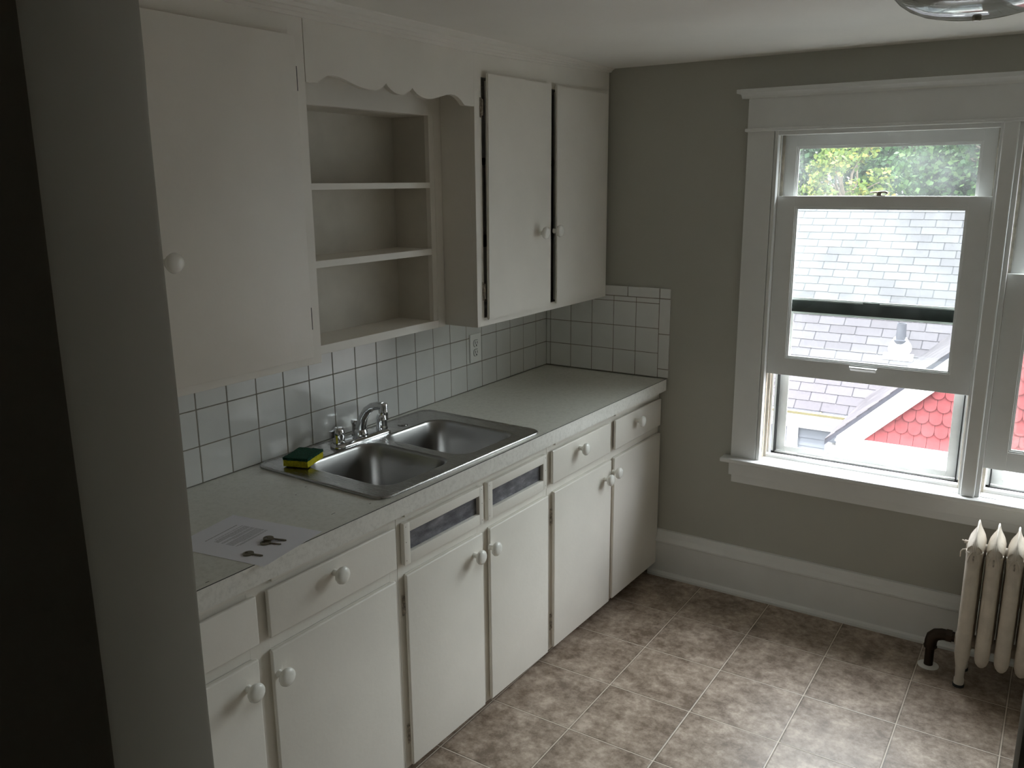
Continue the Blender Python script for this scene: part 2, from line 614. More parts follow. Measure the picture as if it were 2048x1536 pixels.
mb.box(0.921, 2.692, -0.026, 0.0, 0.512, 0.547, 0.003)
struct('trim_5', mb, M['trim'])

def window(n, x0, x1, lo, up_top, detail):
    """x0..x1 jamb faces; lo = bottom of the lower sash; up_top = top of the upper sash"""
    r = thing('window_%d' % n, None, None, ((x0 + x1) / 2, 0.07, 0.62))
    del r['label']; del r['category']
    r['kind'] = 'structure'
    mb = MB()      # painted frame: jambs, head, stops, parting beads, sloping sill
    for s, xj in ((1, x0), (-1, x1)):
        def bx(a, b, y0, y1, z0=0.622, z1=1.936, bev=0.0015):
            xa, xb = sorted((xj + s * a, xj + s * b))
            mb.box(xa, xb, y0, y1, z0, z1, bev)
        bx(-0.012, 0.0, 0.001, 0.140)
        bx(-0.012, 0.002, -0.018, 0.012)
        bx(0.0, 0.010, 0.092, 0.108)
    mb.box(x0, x1, 0.0, 0.140, 1.926, 1.940, 0.001)
    mb.box(x0, x1, -0.016, 0.012, 1.918, 1.936, 0.002)
    mb.box(x0, x1, 0.092, 0.108, 1.914, 1.928, 0.001)
    mb.prism([(0.050, 0.622), (0.052, 0.634), (0.092, 0.630), (0.094, 0.616), (0.160, 0.606), (0.160, 0.59), (0.050, 0.60)], 'x', x0, x1)
    mb.build('window_frame', M['trim'], r)
    mb = MB()
    for s, xj in ((1, x0), (-1, x1)):
        for a, b, y0, y1 in ((0, 0.010, 0.0475, 0.0565), (0.0, 0.004, 0.013, 0.020), (0.0, 0.004, 0.060, 0.064)):
            xa, xb = sorted((xj + s * a, xj + s * b))
            mb.box(xa, xb, y0, y1, 0.622, 1.926, 0.001)
    mb.build('parting_bead', M['sill'], r)
    mb = MB()      # stained bare wood in the tracks
    for s, xj in ((1, x0), (-1, x1)):
        xa, xb = sorted((xj, xj + s * 0.0015))
        mb.box(xa, xb, 0.022, 0.034, 0.622, lo - 0.004)
        mb.box(xa, xb, 0.0815, 0.0915, 0.636, 1.25)
    mb.build('bare_track', M['bare'], r)
    # lower sash (inner track)
    hs = 0.704
    def sash(name, y0, y1, z0, z1, st, rt, rb, matf, matg, under=None):
        m = MB()
        a, b = x0 + 0.0025, x1 - 0.0045
        m.box(a, a + st, y0, y1, z0, z1, 0.0015)
        m.box(b - st, b, y0, y1, z0, z1, 0.0015)
        m.box(a + st - 0.001, b - st + 0.001, y0, y1, z1 - rt, z1, 0.0015)
        if not under:
            m.box(a + st - 0.001, b - st + 0.001, y0, y1, z0, z0 + rb, 0.0015)
        # glazing stop moulding, stepped, on the room side
        ym = (y0 + y1) / 2
        for k, (w, ya) in enumerate(((0.004, y0 + 0.004), (0.009, y0 + 0.010))):
            yb = ym
            xa, xb, za, zb = a + st, b - st, z0 + rb, z1 - rt
            m.box(xa, xa + w, ya, yb, za, zb)
            m.box(xb - w, xb, ya, yb, za, zb)
            m.box(xa + w, xb - w, ya, yb, zb - w, zb)
            m.box(xa + w, xb - w, ya, yb, za, za + w)
        so = m.build(name, matf, r)
        if under:
            m2 = MB()
            m2.box(a + st - 0.001, b - st + 0.001, y0, y1, z0, z0 + rb, 0.002)
            if detail:
                m2.box((a + b) / 2 - 0.03, (a + b) / 2 + 0.03, y0 + 0.002, y1 - 0.01, z0 + rb - 0.001, z0 + rb + 0.006, 0.002)
            m2.build('meeting_rail', under, so, label='dark green weathered rail')
        g = MB()
        g.box(a + st - 0.002, b - st + 0.002, ym, ym + 0.003, z0 + rb - 0.002, z1 - rt + 0.002)
        g.build('pane', matg, so)
        return so
    ls = sash('lower_sash', 0.012, 0.046, lo, lo + hs, 0.070, 0.040, 0.070, M['trim'], M['pane'])
    us = sash('upper_sash', 0.058, 0.090, up_top - 0.682, up_top, 0.050, 0.046, 0.046, M['trim'], M['hazy'], under=M['sashout'])
    cx = (x0 + x1) / 2
    m = MB()       # sash lift: a scooped finger pull on the bottom rail
    L = []
    for i, (dx, dz, dy) in enumerate(((0, 0, 0), (0.004, -0.002, -0.018), (0.006, -0.006, -0.020), (0.007, -0.012, -0.012), (0.006, -0.018, 0))):
        L.append([(cx - 0.052 + dx, 0.012 + dy, lo + 0.064 + dz), (cx + 0.052 - dx, 0.012 + dy, lo + 0.064 + dz),
                  (cx + 0.052 - dx, 0.0125, lo + 0.060 + dz * 0.9), (cx - 0.052 + dx, 0.0125, lo + 0.060 + dz * 0.9)])
    m.loft(L)
    m.build('sash_lift', M['trim'], ls)
    m = MB()       # cam lock on the top rail
    zt = lo + hs
    m.box(cx - 0.028, cx + 0.022, 0.020, 0.042, zt, zt + 0.003, 0.001)
    m.lathe([(0.010, 0), (0.009, 0.010), (0.006, 0.014)], (cx - 0.002, 0.031, zt + 0.002), seg=16)
    m.tube([(cx - 0.034, 0.031, zt + 0.0125), (cx, 0.031, zt + 0.014), (cx + 0.020, 0.027, zt + 0.015), (cx + 0.030, 0.024, zt + 0.010)], [0.002, 0.004, 0.004, 0.005], 8)
    m.build('sash_lock', M['brass'], ls, smooth=True, label='tarnished metal sash lock')
    # aluminium storm window outside
    m = MB()
    a, b = x0 + 0.010, x1 - 0.010
    y0, y1 = 0.118, 0.132
    m.box(a, a + 0.014, y0, y1, 0.618, 1.93, 0.001)
    m.box(b - 0.014, b, y0, y1, 0.618, 1.93, 0.001)
    m.box(a, b, y0, y1, 0.616, 0.632, 0.001)
    m.box(a, b, y0, y1, 1.905, 1.93, 0.001)
    so = m.build('storm_frame', M['alum'], r)
    m = MB()
    m.box(a + 0.014, a + 0.052, y0 + 0.016, y1 + 0.008, 0.632, 1.245, 0.001)
    m.box(b - 0.052, b - 0.014, y0 + 0.016, y1 + 0.008, 0.632, 1.245, 0.001)
    m.box(a + 0.052, b - 0.052, y0 + 0.016, y1 + 0.008, 0.632, 0.655, 0.001)
    m.box(a + 0.052, b - 0.052, y0 + 0.016, y1 + 0.008, 1.222, 1.245, 0.001)
    m.build('storm_sash', M['alum'], so)
    m = MB()
    m.box(a + 0.050, b - 0.050, y0 + 0.024, y0 + 0.026, 0.653, 1.224)
    m.build('storm_pane', M['stormglass'], so)
    m = MB()
    m.box(a + 0.013, b - 0.013, y0 + 0.006, y0 + 0.008, 1.226, 1.906)
    m.build('storm_pane', M['stormglass'], so)
    m = MB()
    m.box(a + 0.012, a + 0.0165, 0.110, y0 + 0.016, 0.622, 1.30)
    m.box(b - 0.0165, b - 0.012, 0.110, y0 + 0.016, 0.622, 1.30)
    m.box(a + 0.004, b - 0.004, 0.0945, 0.1175, 0.6165, 0.6215)
    m.box(a + 0.004, b - 0.004, 0.1085, 0.1175, 0.6165, 0.6270)
    m.build('dark_gap_strip', M['black'], so)  # black strips painting in the dark gaps around the storm frame
    return r
window(1, 1.030, 1.772, 0.988, 1.923, True)
window(2, 1.838, 2.580, 0.727, 1.923, True)

# ---------------------------------------------------------------- wall tiles
T = 0.108
G = 0.0012
def tiles_left():
    r = thing('tile_backsplash', 'white square tile backsplash running behind the sink along the cabinet wall', 'backsplash', (0, -1.2, 0.915))
    mb = MB()
    ys = [-0.8544 + (j - 10) * T for j in range(-9, 18)]
    ys = [y for y in ys if y > -2.81] + [-0.0005]
    ys = [-2.815] + ys
    zs = [0.9155, 1.0249, 1.1329, 1.2409, 1.302]
    for a, b in zip(ys, ys[1:]):
        for c, d in zip(zs, zs[1:]):
            if b - a > 0.004:
                mb.box(-0.006, 0.0 + random.uniform(-0.0003, 0.0002), a + G, b - G, c + G, d - G, 0.0014, 1)
    mb.build('tiles', M['tile'], r)
    g = MB()
    g.box(-0.0078, -0.0012, -2.815, -0.0005, 0.9155, 1.302)
    g.build('grout', M['grout'], r)
tiles_left()
def tiles_back():
    r = thing('tile_backsplash', 'tile splash panel with narrow edge tiles beside the window, at the counter end', 'backsplash', (0.3, 0, 0.915))
    mb = MB()
    yb, yf = -0.0010, -0.0085
    xs = [0.001] + [0.0236 + T * c for c in range(6)]
    zs = [0.9185, 1.0249, 1.1329, 1.2409, 1.2630]
    for a, b in zip(xs, xs[1:]):
        for c, d in zip(zs, zs[1:]):
            mb.box(a + G, b - G, yf, yb, c + G, d - G, 0.0014, 1)
    for a, b in ((0.001, 0.15), (0.15, 0.262), (0.262, 0.414), (0.414, 0.5636)):
        mb.box(a + G, b - G, yf, yb, 1.263 + G, 1.307, 0.003, 2)
    for c, d in ((0.9185, 0.957), (0.957, 1.110), (1.110, 1.263)):
        mb.box(0.5636 + G, 0.6135, yf, yb, c + G, d - G, 0.003, 2)
    mb.box(0.5636 + G, 0.6135, yf, yb, 1.263 + G, 1.307, 0.004, 3)
    mb.build('tiles', M['tile'], r)
    g = MB()
    g.box(0.001, 0.611, -0.0072, -0.0006, 0.9185, 1.305)
    g.build('grout', M['grout'], r)
tiles_back()

# outlet
r = thing('wall_outlet', 'white double power outlet on the tiles below the wall cabinet', 'outlet', (0.0, -0.582, 1.09))
mb = MB(); mb.box(0.0003, 0.0065, -0.620, -0.545, 1.031, 1.148, 0.002, 2); mb.build('cover_plate', M['plate'], r)
for zc in (1.109, 1.070):
    mb = MB()
    lp = []
    for x in (0.0062, 0.0085, 0.0092):
        k = 1.0 if x < 0.009 else 0.93
        lp.append([(x, -0.5825 + k * 0.0168 * math.cos(a) , zc + k * max(-0.0135, min(0.0135, 0.0172 * math.sin(a)))) for a in [2 * PI * i / 24 for i in range(24)]])
    mb.loft(lp)
    rc = mb.build('receptacle', M['plate'], r)
    m2 = MB()
    m2.box(0.0088, 0.0096, -0.5906, -0.5880, zc - 0.003, zc + 0.009)
    m2.box(0.0088, 0.0096, -0.5770, -0.5744, zc - 0.002, zc + 0.008)
    m2.lathe([(0.0034, 0), (0.0034, 0.0008)], (0.0088, -0.5825, zc - 0.008), (1, 0, 0), 12)
    m2.build('socket_holes', M['slot'], rc, label='black socket holes')
    m3 = MB()
    a = [2 * PI * i / 24 for i in range(24)]
    m3.loft([[(x, -0.5825 + s * 0.0176 * math.cos(t), zc + s * max(-0.0142, min(0.0142, 0.018 * math.sin(t)))) for t in a] for x, s in ((0.0063, 1.03), (0.0071, 1.03), (0.0071, 0.95), (0.0063, 0.95))], False, False)
    m3.build('outline_gap', M['slot'], rc)

# ---------------------------------------------------------------- knobs, doors
def knob_mb(at, axis=(1, 0, 0)):
    mb = MB()
    mb.lathe([(0.0095, 0.0), (0.0085, 0.004), (0.0075, 0.010), (0.009, 0.015), (0.015, 0.019), (0.0205, 0.023), (0.0232, 0.0285),
              (0.0222, 0.0335), (0.0175, 0.0375), (0.010, 0.0395), (0.0001, 0.0400)], at, axis, 32)
    return mb

def hinge_mb(x, y, z, s=1):
    """butt hinge leaf and barrel near the door edge"""
    mb = MB()
    mb.box(x - 0.001, x + 0.0015, y - 0.006 * s if s > 0 else y, y + (0.0 if s > 0 else 0.006), z - 0.032, z + 0.032, 0.0007)
    mb.tube([(x + 0.003, y + 0.002 * s, z - 0.026), (x + 0.003, y + 0.002 * s, z + 0.026)], 0.0035, 8)
    mb.box(x + 0.0, x + 0.006, y - 0.003, y + 0.006, z + 0.008, z + 0.018, 0.001)
    mb.box(x + 0.0, x + 0.006, y - 0.003, y + 0.006, z - 0.018, z - 0.006, 0.001)
    return mb

def bknob(parent, y0, y, z):
    """base-run knob; y,z where its disc shows on the door plane"""
    k = 0.034
    yy = y - k * (y + 3.4) / 1.47
    zz = z + k * (1.7518 - z) / 1.47
    knob_mb((0.0, yy - y0, zz)).build('knob', M['knob'], parent, smooth=True, world=False)

TH = 0.022
def base_unit(y0, y1, label, doors, drawers, vents, gaps):
    """local x: 0 = door faces, negative towards the wall; local y from y0"""
    r = thing('base_cabinet', label, 'cabinet', (0.590 + TH * y0, y0, 0), -TH, 'painted base cabinets under the counter', local=True)
    L = y1 - y0
    dback = 0.590 + TH * y0 - 0.012
    fx0, fx1 = -0.038, -0.017
    mb = MB()      # carcass: side panels, floor, back, toe board
    mb.box(-dback, fx0, 0.001, 0.016, 0.06, 0.864)
    mb.box(-dback, fx0, L - 0.016, L - 0.001, 0.06, 0.864)
    mb.box(-dback, fx0, 0.016, L - 0.016, 0.06, 0.075)
    mb.box(-dback, -dback + 0.006, 0.016, L - 0.016, 0.075, 0.864)
    mb.box(-0.100, -0.085, 0.001, L - 0.001, 0.001, 0.06)
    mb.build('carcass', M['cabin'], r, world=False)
    mb = MB()      # face frame
    mb.box(fx0, fx1, 0.0004, L - 0.0004, 0.820, 0.864, 0.001)
    mb.box(fx0, fx1, 0.0004, L - 0.0004, 0.676 - 0.006, 0.712, 0.001)
    mb.box(fx0, fx1, 0.0004, L - 0.0004, 0.048, 0.080, 0.001)
    for a, b in gaps:
        mb.box(fx0, fx1 + 0.0003, max(a - y0, 0.0004), min(b - y0, L - 0.0004), 0.048, 0.864, 0.001)
    for a, b in ((-2.60, -2.235), (-2.162, -1.765), (-1.69, -0.99), (-0.885, -0.515), (-0.425, -0.05)):
        if a > y0 and b < y1:      # thin cleat under the counter edge
            mb.box(fx1, fx1 + 0.009, a - y0, b - y0, 0.842, 0.8645, 0.001)
    mb.build('face_frame', M['cab'], r, world=False)
    for a, b, kn, hs in doors:
        mb = MB()
        mb.box(-0.0105, 0.0, a - y0, b - y0, 0.058, 0.672, 0.004, 3)
        mb.box(-0.0168, -0.0104, a - y0 + 0.009, b - y0 - 0.009, 0.060, 0.6700)
        d = mb.build('door', M['cab'], r, smooth=True, world=False)
        if kn:
            bknob(d, y0, *kn)
        for hy, hz, s in hs:
            hinge_mb(-0.0150, hy - y0, hz, s).build('hinge', M['hinge'], d, world=False)
    for a, b, kn in drawers:
        mb = MB()
        mb.box(-0.0105, 0.0, a - y0, b - y0, 0.706, 0.829, 0.004, 3)
        mb.box(-0.20, -0.0104, a - y0 + 0.02, b - y0 - 0.02, 0.722, 0.815)
        d = mb.build('drawer', M['cab'], r, smooth=True, world=False)
        if kn:
            bknob(d, y0, *kn)
    for a, b in vents:
        a2, b2, z0, z1 = a + 0.026, b - 0.022, 0.7385, 0.799
        mb = MB()
        mb.box(-0.0155, 0.0, a - y0, a2 - y0, 0.703, 0.829, 0.003, 2)
        mb.box(-0.0155, 0.0, b2 - y0, b - y0, 0.703, 0.829, 0.003, 2)
        mb.box(-0.0155, 0.0, a2 - y0 - 0.002, b2 - y0 + 0.002, 0.703, z0, 0.003, 2)
        mb.box(-0.0155, 0.0, a2 - y0 - 0.002, b2 - y0 + 0.002, z1, 0.829, 0.003, 2)
        for yy in (a + 0.007, b - 0.007):
            for zz in (0.716, 0.748, 0.782, 0.818):
                pass
        f = mb.build('vent_panel', M['cab'], r, smooth=True, world=False)
        mb = MB()
        mb.box(-0.0150, -0.0135, a2 - y0 - 0.004, b2 - y0 + 0.004, z0 - 0.003, z1 + 0.003)
        mb.build('vent_mesh', M['mesh'], f, world=False, label='grey perforated metal sheet')
        for yy in (a + 0.008, b - 0.008):
            for zz in (0.716, 0.772, 0.818):
                mb = MB()
                mb.lathe([(0.0016, 0), (0.0016, 0.0006)], (-0.0002, yy - y0, zz), (1, 0, 0), 8)
                mb.build('nail_head', M['hinge'], f, world=False)
    return r

def mesh_mat():
    m, nt, b, o = new_mat('perforated_metal')
    v = coords(nt)
    w = noise(nt, coords(nt, (1, 3, 8)), 6, 4)
    nt.links.new(ramp(nt, w, [(0.35, (0.10, 0.10, 0.115)), (0.6, (0.20, 0.20, 0.22)), (0.75, (0.34, 0.34, 0.37))]), b.inputs['Base Color'])
    b.inputs['Metallic'].default_value = 0.6
    b.inputs['Roughness'].default_value = 0.45
    vo = nt.nodes.new('ShaderNodeTexVoronoi')
    vo.inputs['Scale'].default_value = 420
    nt.links.new(v, vo.inputs['Vector'])
    bump(nt, b, vo.outputs['Distance'], 0.6, 0.001)
    return m
M['mesh'] = mesh_mat()

base_unit(-2.810, -1.7205, 'left base cabinet with a knobbed drawer, below the sheet of paper on the counter',
          [(-2.660, -2.2215, (-2.231, 0.587), []), (-2.183, -1.7435, (-2.138, 0.580), [(-1.7435, 0.577, -1)])],
          [(-2.660, -2.2145, None), (-2.183, -1.7370, (-1.937, 0.768))], [],
          [(-2.810, -2.65), (-2.232, -2.172), (-1.752, -1.7205)])
base_unit(-1.7200, -0.9325, 'middle base cabinet under the sink with two grey metal mesh vents',
          [(-1.7015, -1.3360, (-1.337, 0.587), [(-1.7015, 0.577, 1), (-1.7015, 0.160, 1)]), (-1.2985, -0.9440, (-1.252, 0.584), [])],
          [], [(-1.7050, -1.3300), (-1.3060, -0.9555)],
          [(-1.7200, -1.692), (-1.345, -1.290), (-0.953, -0.9325)])
base_unit(-0.9320, -0.0005, 'right base cabinet with two knobbed drawers, in the corner by the window wall',
          [(-0.9035, -0.4680, (-0.458, 0.583), [(-0.9035, 0.575, 1), (-0.9035, 0.160, 1)]), (-0.4430, -0.0100, (-0.388, 0.593), [])],
          [(-0.9150, -0.4840, (-0.665, 0.769)), (-0.4390, -0.0120, (-0.181, 0.763))], [],
          [(-0.9320, -0.893), (-0.494, -0.429), (-0.022, -0.0005)])

# ---------------------------------------------------------------- countertop with sink cut-out
CT = 0.915
YC0, YC1 = -2.815, -0.0095
def xf(y):
    return 0.6090 + TH * y
r = thing('countertop', 'long pale speckled laminate countertop around the sink with a light front edge', 'countertop', (0.3, -1.2, CT))
SX0, SX1, SY0, SY1 = 0.045, 0.535, -1.735, -0.995      # cut-out
t = bmesh.new()
def quad(pts, z0=CT - 0.030, z1=CT):
    vs0 = [t.verts.new((x, y, z0)) for x, y in pts]
    vs1 = [t.verts.new((x, y, z1)) for x, y in pts]
    t.faces.new(vs0[::-1]); t.faces.new(vs1)
    for i in range(4):
        t.faces.new([vs0[i], vs0[(i + 1) % 4], vs1[(i + 1) % 4], vs1[i]])
e = 0.0045
quad([(0.0005, YC0), (xf(YC0) - e, YC0), (xf(SY0) - e, SY0), (0.0005, SY0)])
quad([(0.0005, SY1), (xf(SY1) - e, SY1), (xf(YC1) - e, YC1), (0.0005, YC1)])
quad([(0.0005, SY0), (SX0, SY0), (SX0, SY1), (0.0005, SY1)])
quad([(SX1, SY0), (xf(SY0) - e, SY0), (xf(SY1) - e, SY1), (SX1, SY1)])
bmesh.ops.recalc_face_normals(t, faces=t.faces[:])
mb = MB(); mb.merge(t)
ct_top = mb.build('top', M['lam'], r)
def strip(name, x0, x1, z0, z1, mat, bev=0):
    mb = MB()
    t = bmesh.new()
    n = 24
    rows = []
    for i in range(n + 1):
        y = YC0 + (YC1 - YC0) * i / n
        rows.append([t.verts.new(q) for q in ((xf(y) + x0, y, z0), (xf(y) + x1, y, z0), (xf(y) + x1, y, z1), (xf(y) + x0, y, z1))])
    for a, b in zip(rows, rows[1:]):
        for k in range(4):
            t.faces.new([a[k], a[(k + 1) % 4], b[(k + 1) % 4], b[k]])
    t.faces.new(rows[0][::-1]); t.faces.new(rows[-1])
    bmesh.ops.recalc_face_normals(t, faces=t.faces[:])
    mb.merge(t)
    return mb.build(name, mat, r)
strip('seam', -0.0048, -0.0012, CT - 0.004, CT + 0.0001, M['slot'])
strip('front_edge', -0.0012, 0.0, 0.8655, CT + 0.0002, M['lamedge'])
strip('edge_backing', -0.026, -0.0012, 0.8655, CT - 0.0302, M['cabin'])
# nicks and chips in the laminate
for x, y, l, a in ((0.537, -2.337, 0.008, 1.0), (0.487, -1.905, 0.012, 0.9), (0.30, -1.86, 0.004, 0.3), (0.275, -1.80, 0.005, 0.4), (0.52, -1.80, 0.006, 1.2)):
    mb = MB()
    for k in range(3):
        xx, yy = x + random.uniform(-0.0006, 0.0006), y + l * (k - 1) * 0.35
        mb.box(xx - 0.0008, xx + 0.0009, yy - l * 0.22, yy + l * 0.22, CT, CT + 0.00025)
    mb.build('chip', M['dark'], r)

# ---------------------------------------------------------------- sink
sr = thing('double_sink', 'stainless steel double bowl sink set into the countertop', 'sink', (0.288, -1.368, 0.9155), -0.035, local=True)
HX, HY = 0.265, 0.3975
t = bmesh.new()
def fill_ring(loops, z):
    es = []
    for lp in loops:
        vs = [t.verts.new((p[0], p[1], z)) for p in lp]
        for i in range(len(vs)):
            es.append(t.edges.new((vs[i], vs[(i + 1) % len(vs)])))
    bmesh.ops.triangle_fill(t, use_beauty=True, use_dissolve=False, edges=es)
B1 = (-0.150, 0.214, -0.322, -0.016)      # left bowl x0,x1,y0,y1
B2 = (-0.150, 0.214, 0.022, 0.326)
ZD = 0.0045
outer = rrect(-HX + 0.012, HX - 0.012, -HY + 0.012, HY - 0.012, 0.030, 0)
fill_ring([outer, rrect(*B1, 0.062, 0), rrect(*B2, 0.062, 0)], ZD)
for f in t.faces:
    if f.normal.z < 0:
        f.normal_flip()
mb = MB(); mb.merge(t)
# raised rim around the deck
loops = [rrect(-HX + 0.012, HX - 0.012, -HY + 0.012, HY - 0.012, 0.030, ZD)]
for d, z in ((0.008, 0.0052), (0.005, 0.0072), (0.002, 0.0068), (0.0, 0.004), (0.0, 0.0003)):
    loops.append(rrect(-HX + d, HX - d, -HY + d, HY - d, 0.040, z))
mb.loft(loops, False, False)
mb.build('deck', M['steel'], sr, smooth=50, world=False)
for bb in (B1, B2):
    mb = MB()
    loops = []
    for d, z in ((0.0, ZD), (0.003, ZD - 0.0008), (0.006, ZD - 0.004), (0.008, ZD - 0.010), (0.016, -0.05), (0.028, -0.125), (0.034, -0.145), (0.045, -0.158), (0.064, -0.165), (0.11, -0.170)):
        x0, x1, y0, y1 = bb
        rr = 0.062 if d < 0.03 else max(0.02, 0.062 - d * 0.3)
        loops.append(rrect(x0 + d, x1 - d, y0 + d, y1 - d, rr, z))
    mb.loft(loops, False, True)
    bo = mb.build('bowl', M['steelbowl'], sr, smooth=60, world=False)
    cx, cy = (bb[0] + bb[1]) / 2, (bb[2] + bb[3]) / 2
    m2 = MB()
    m2.lathe([(0.0, -0.1685), (0.030, -0.1685), (0.034, -0.1665), (0.040, -0.1655), (0.044, -0.1695)], (cx, cy, 0), seg=28)
    m2.build('drain', M['chrome'], bo, smooth=True, world=False)
mb = MB()
mb.lathe([(0.0175, 0), (0.0175, 0.002), (0.014, 0.0035), (0.0, 0.004)], (-0.190, 0.188, ZD), seg=24)
mb.build('hole_cap', M['steel'], sr, smooth=True, world=False)

# ---------------------------------------------------------------- faucet
FZ = 0.9205
fr_ = thing('kitchen_faucet', 'chrome two-handle kitchen faucet standing behind the sink bowls', 'faucet', (0.103, -1.383, FZ), -0.03, local=True)
mb = MB()
lp = []
for d, z in ((0, 0), (0, 0.005), (0.002, 0.0085), (0.006, 0.0105), (0.008, 0.013), (0.014, 0.015)):
    lp.append(rrect(-0.030 + d, 0.030 - d, -0.128 + d, 0.128 - d, 0.028 - d * 0.9, z))
mb.loft(lp)
mb.build('base_plate', M['chrome'], fr_, smooth=True, world=False)
for yy in (-0.100, 0.100):
    mb = MB()
    mb.lathe([(0.020, 0.010), (0.021, 0.016), (0.019, 0.022), (0.0195, 0.040), (0.0185, 0.052), (0.0165, 0.060), (0.012, 0.065), (0.0, 0.066)], (0, yy, 0), seg=20)
    s = -1 if yy < 0 else 1
    mb.loft([[(x * k - 0.004, yy + s * dy, z) for x, z in ((-0.006, 0.036), (0.006, 0.036), (0.007, 0.058), (-0.007, 0.058))] for dy, k in ((0.010, 1), (0.022, 0.9), (0.030, 0.9), (0.033, 0.6))])
    mb.build('handle', M['chrome'], fr_, smooth=True, world=False)
mb = MB()
mb.lathe([(0.023, 0.010), (0.024, 0.018), (0.021, 0.030), (0.018, 0.036), (0.0, 0.037)], (0, 0, 0), seg=24)
mb.tube([(0.0, 0, 0.026), (0.002, 0.001, 0.050), (0.010, 0.003, 0.076), (0.026, 0.005, 0.101), (0.048, 0.007, 0.117), (0.072, 0.009, 0.124), (0.094, 0.010, 0.124)],
        [0.0185, 0.0170, 0.0155, 0.0142, 0.0136, 0.0136, 0.0140], 16)
mb.lathe([(0.0135, 0.000), (0.0140, 0.006), (0.0135, 0.034), (0.010, 0.038), (0.0, 0.039)], (0.097, 0.0105, 0.098), seg=20)
mb.build('spout', M['chrome'], fr_, smooth=True, world=False)
mb = MB()
mb.lathe([(0.017, 0.0), (0.017, 0.004), (0.016, 0.008), (0.0145, 0.012), (0.014, 0.038), (0.017, 0.042), (0.0175, 0.050), (0.014, 0.055), (0.0, 0.056)], (-0.048, 0.026, 0), seg=20)
mb.build('side_sprayer', M['chrome'], fr_, smooth=True, world=False)

# ---------------------------------------------------------------- sponge
sp = thing('dish_sponge', 'yellow sponge with a green scouring top lying on the sink corner', 'sponge', (0.122, -1.660, 0.9235), math.radians(19), local=True)
def slab(z0, z1, bev, jit=0.0006, hx=0.040, hy=0.052):
    t = bmesh.new()
    nx, ny = 10, 14
    g = {}
    for k, z in enumerate((z0, z1)):
        for i in range(nx + 1):
            for j in range(ny + 1):
                g[k, i, j] = t.verts.new((-hx + 2 * hx * i / nx + random.uniform(-jit, jit), -hy + 2 * hy * j / ny + random.uniform(-jit, jit), z + random.uniform(-jit, jit) * 0.7))
    for k in (0, 1):
        for i in range(nx):
            for j in range(ny):
                f = [g[k, i, j], g[k, i + 1, j], g[k, i + 1, j + 1], g[k, i, j + 1]]
                t.faces.new(f if k else f[::-1])
    for i in range(nx):
        t.faces.new([g[0, i, 0], g[0, i + 1, 0], g[1, i + 1, 0], g[1, i, 0]])
        t.faces.new([g[0, i + 1, ny], g[0, i, ny], g[1, i, ny], g[1, i + 1, ny]])
    for j in range(ny):
        t.faces.new([g[0, 0, j + 1], g[0, 0, j], g[1, 0, j], g[1, 0, j + 1]])
        t.faces.new([g[0, nx, j], g[0, nx, j + 1], g[1, nx, j + 1], g[1, nx, j]])
    return t
mb = MB(); mb.merge(slab(0, 0.019, 0)); mb.build('foam_block', M['foam'], sp, world=False, label='yellow foam')
mb = MB(); mb.merge(slab(0.0193, 0.0275, 0, 0.0010, 0.0405, 0.0525)); mb.build('scouring_pad', M['scour'], sp, world=False, label='dark green scouring pad')

# ---------------------------------------------------------------- paper and keys
pa = math.atan2(0.044, 0.275)
pr = thing('sheet_of_paper', 'white printed sheet of paper lying on the countertop edge under three keys', 'paper', (0.273, -2.051, CT + 0.0004), pa, local=True)
mb = MB()
mb.box(0, 0.2794, -0.2159, 0, 0, 0.0003)
mb.build('sheet', M['paper'], pr, world=False)
mb = MB()
def textline(u, a, b, h=0.0013, gap=0.0018):
    v = a
    while v < b:
        w = random.uniform(0.003, 0.011)
        mb.box(u - h / 2, u + h / 2, -min(v + w, b), -v, 0.0003, 0.0004)
        v += w + gap
textline(0.0560, 0.050, 0.160, 0.0020, 0.0012)
u = 0.0715
for n in (1, 5, 3, 7, 2):
    for k in range(n):
        textline(u, 0.046, 0.154 if k < n - 1 else random.uniform(0.11, 0.15))
        u += 0.0038
    u += 0.0032
mb.build('printed_text', M['ink'], pr, world=False, label='rows of small dark print')

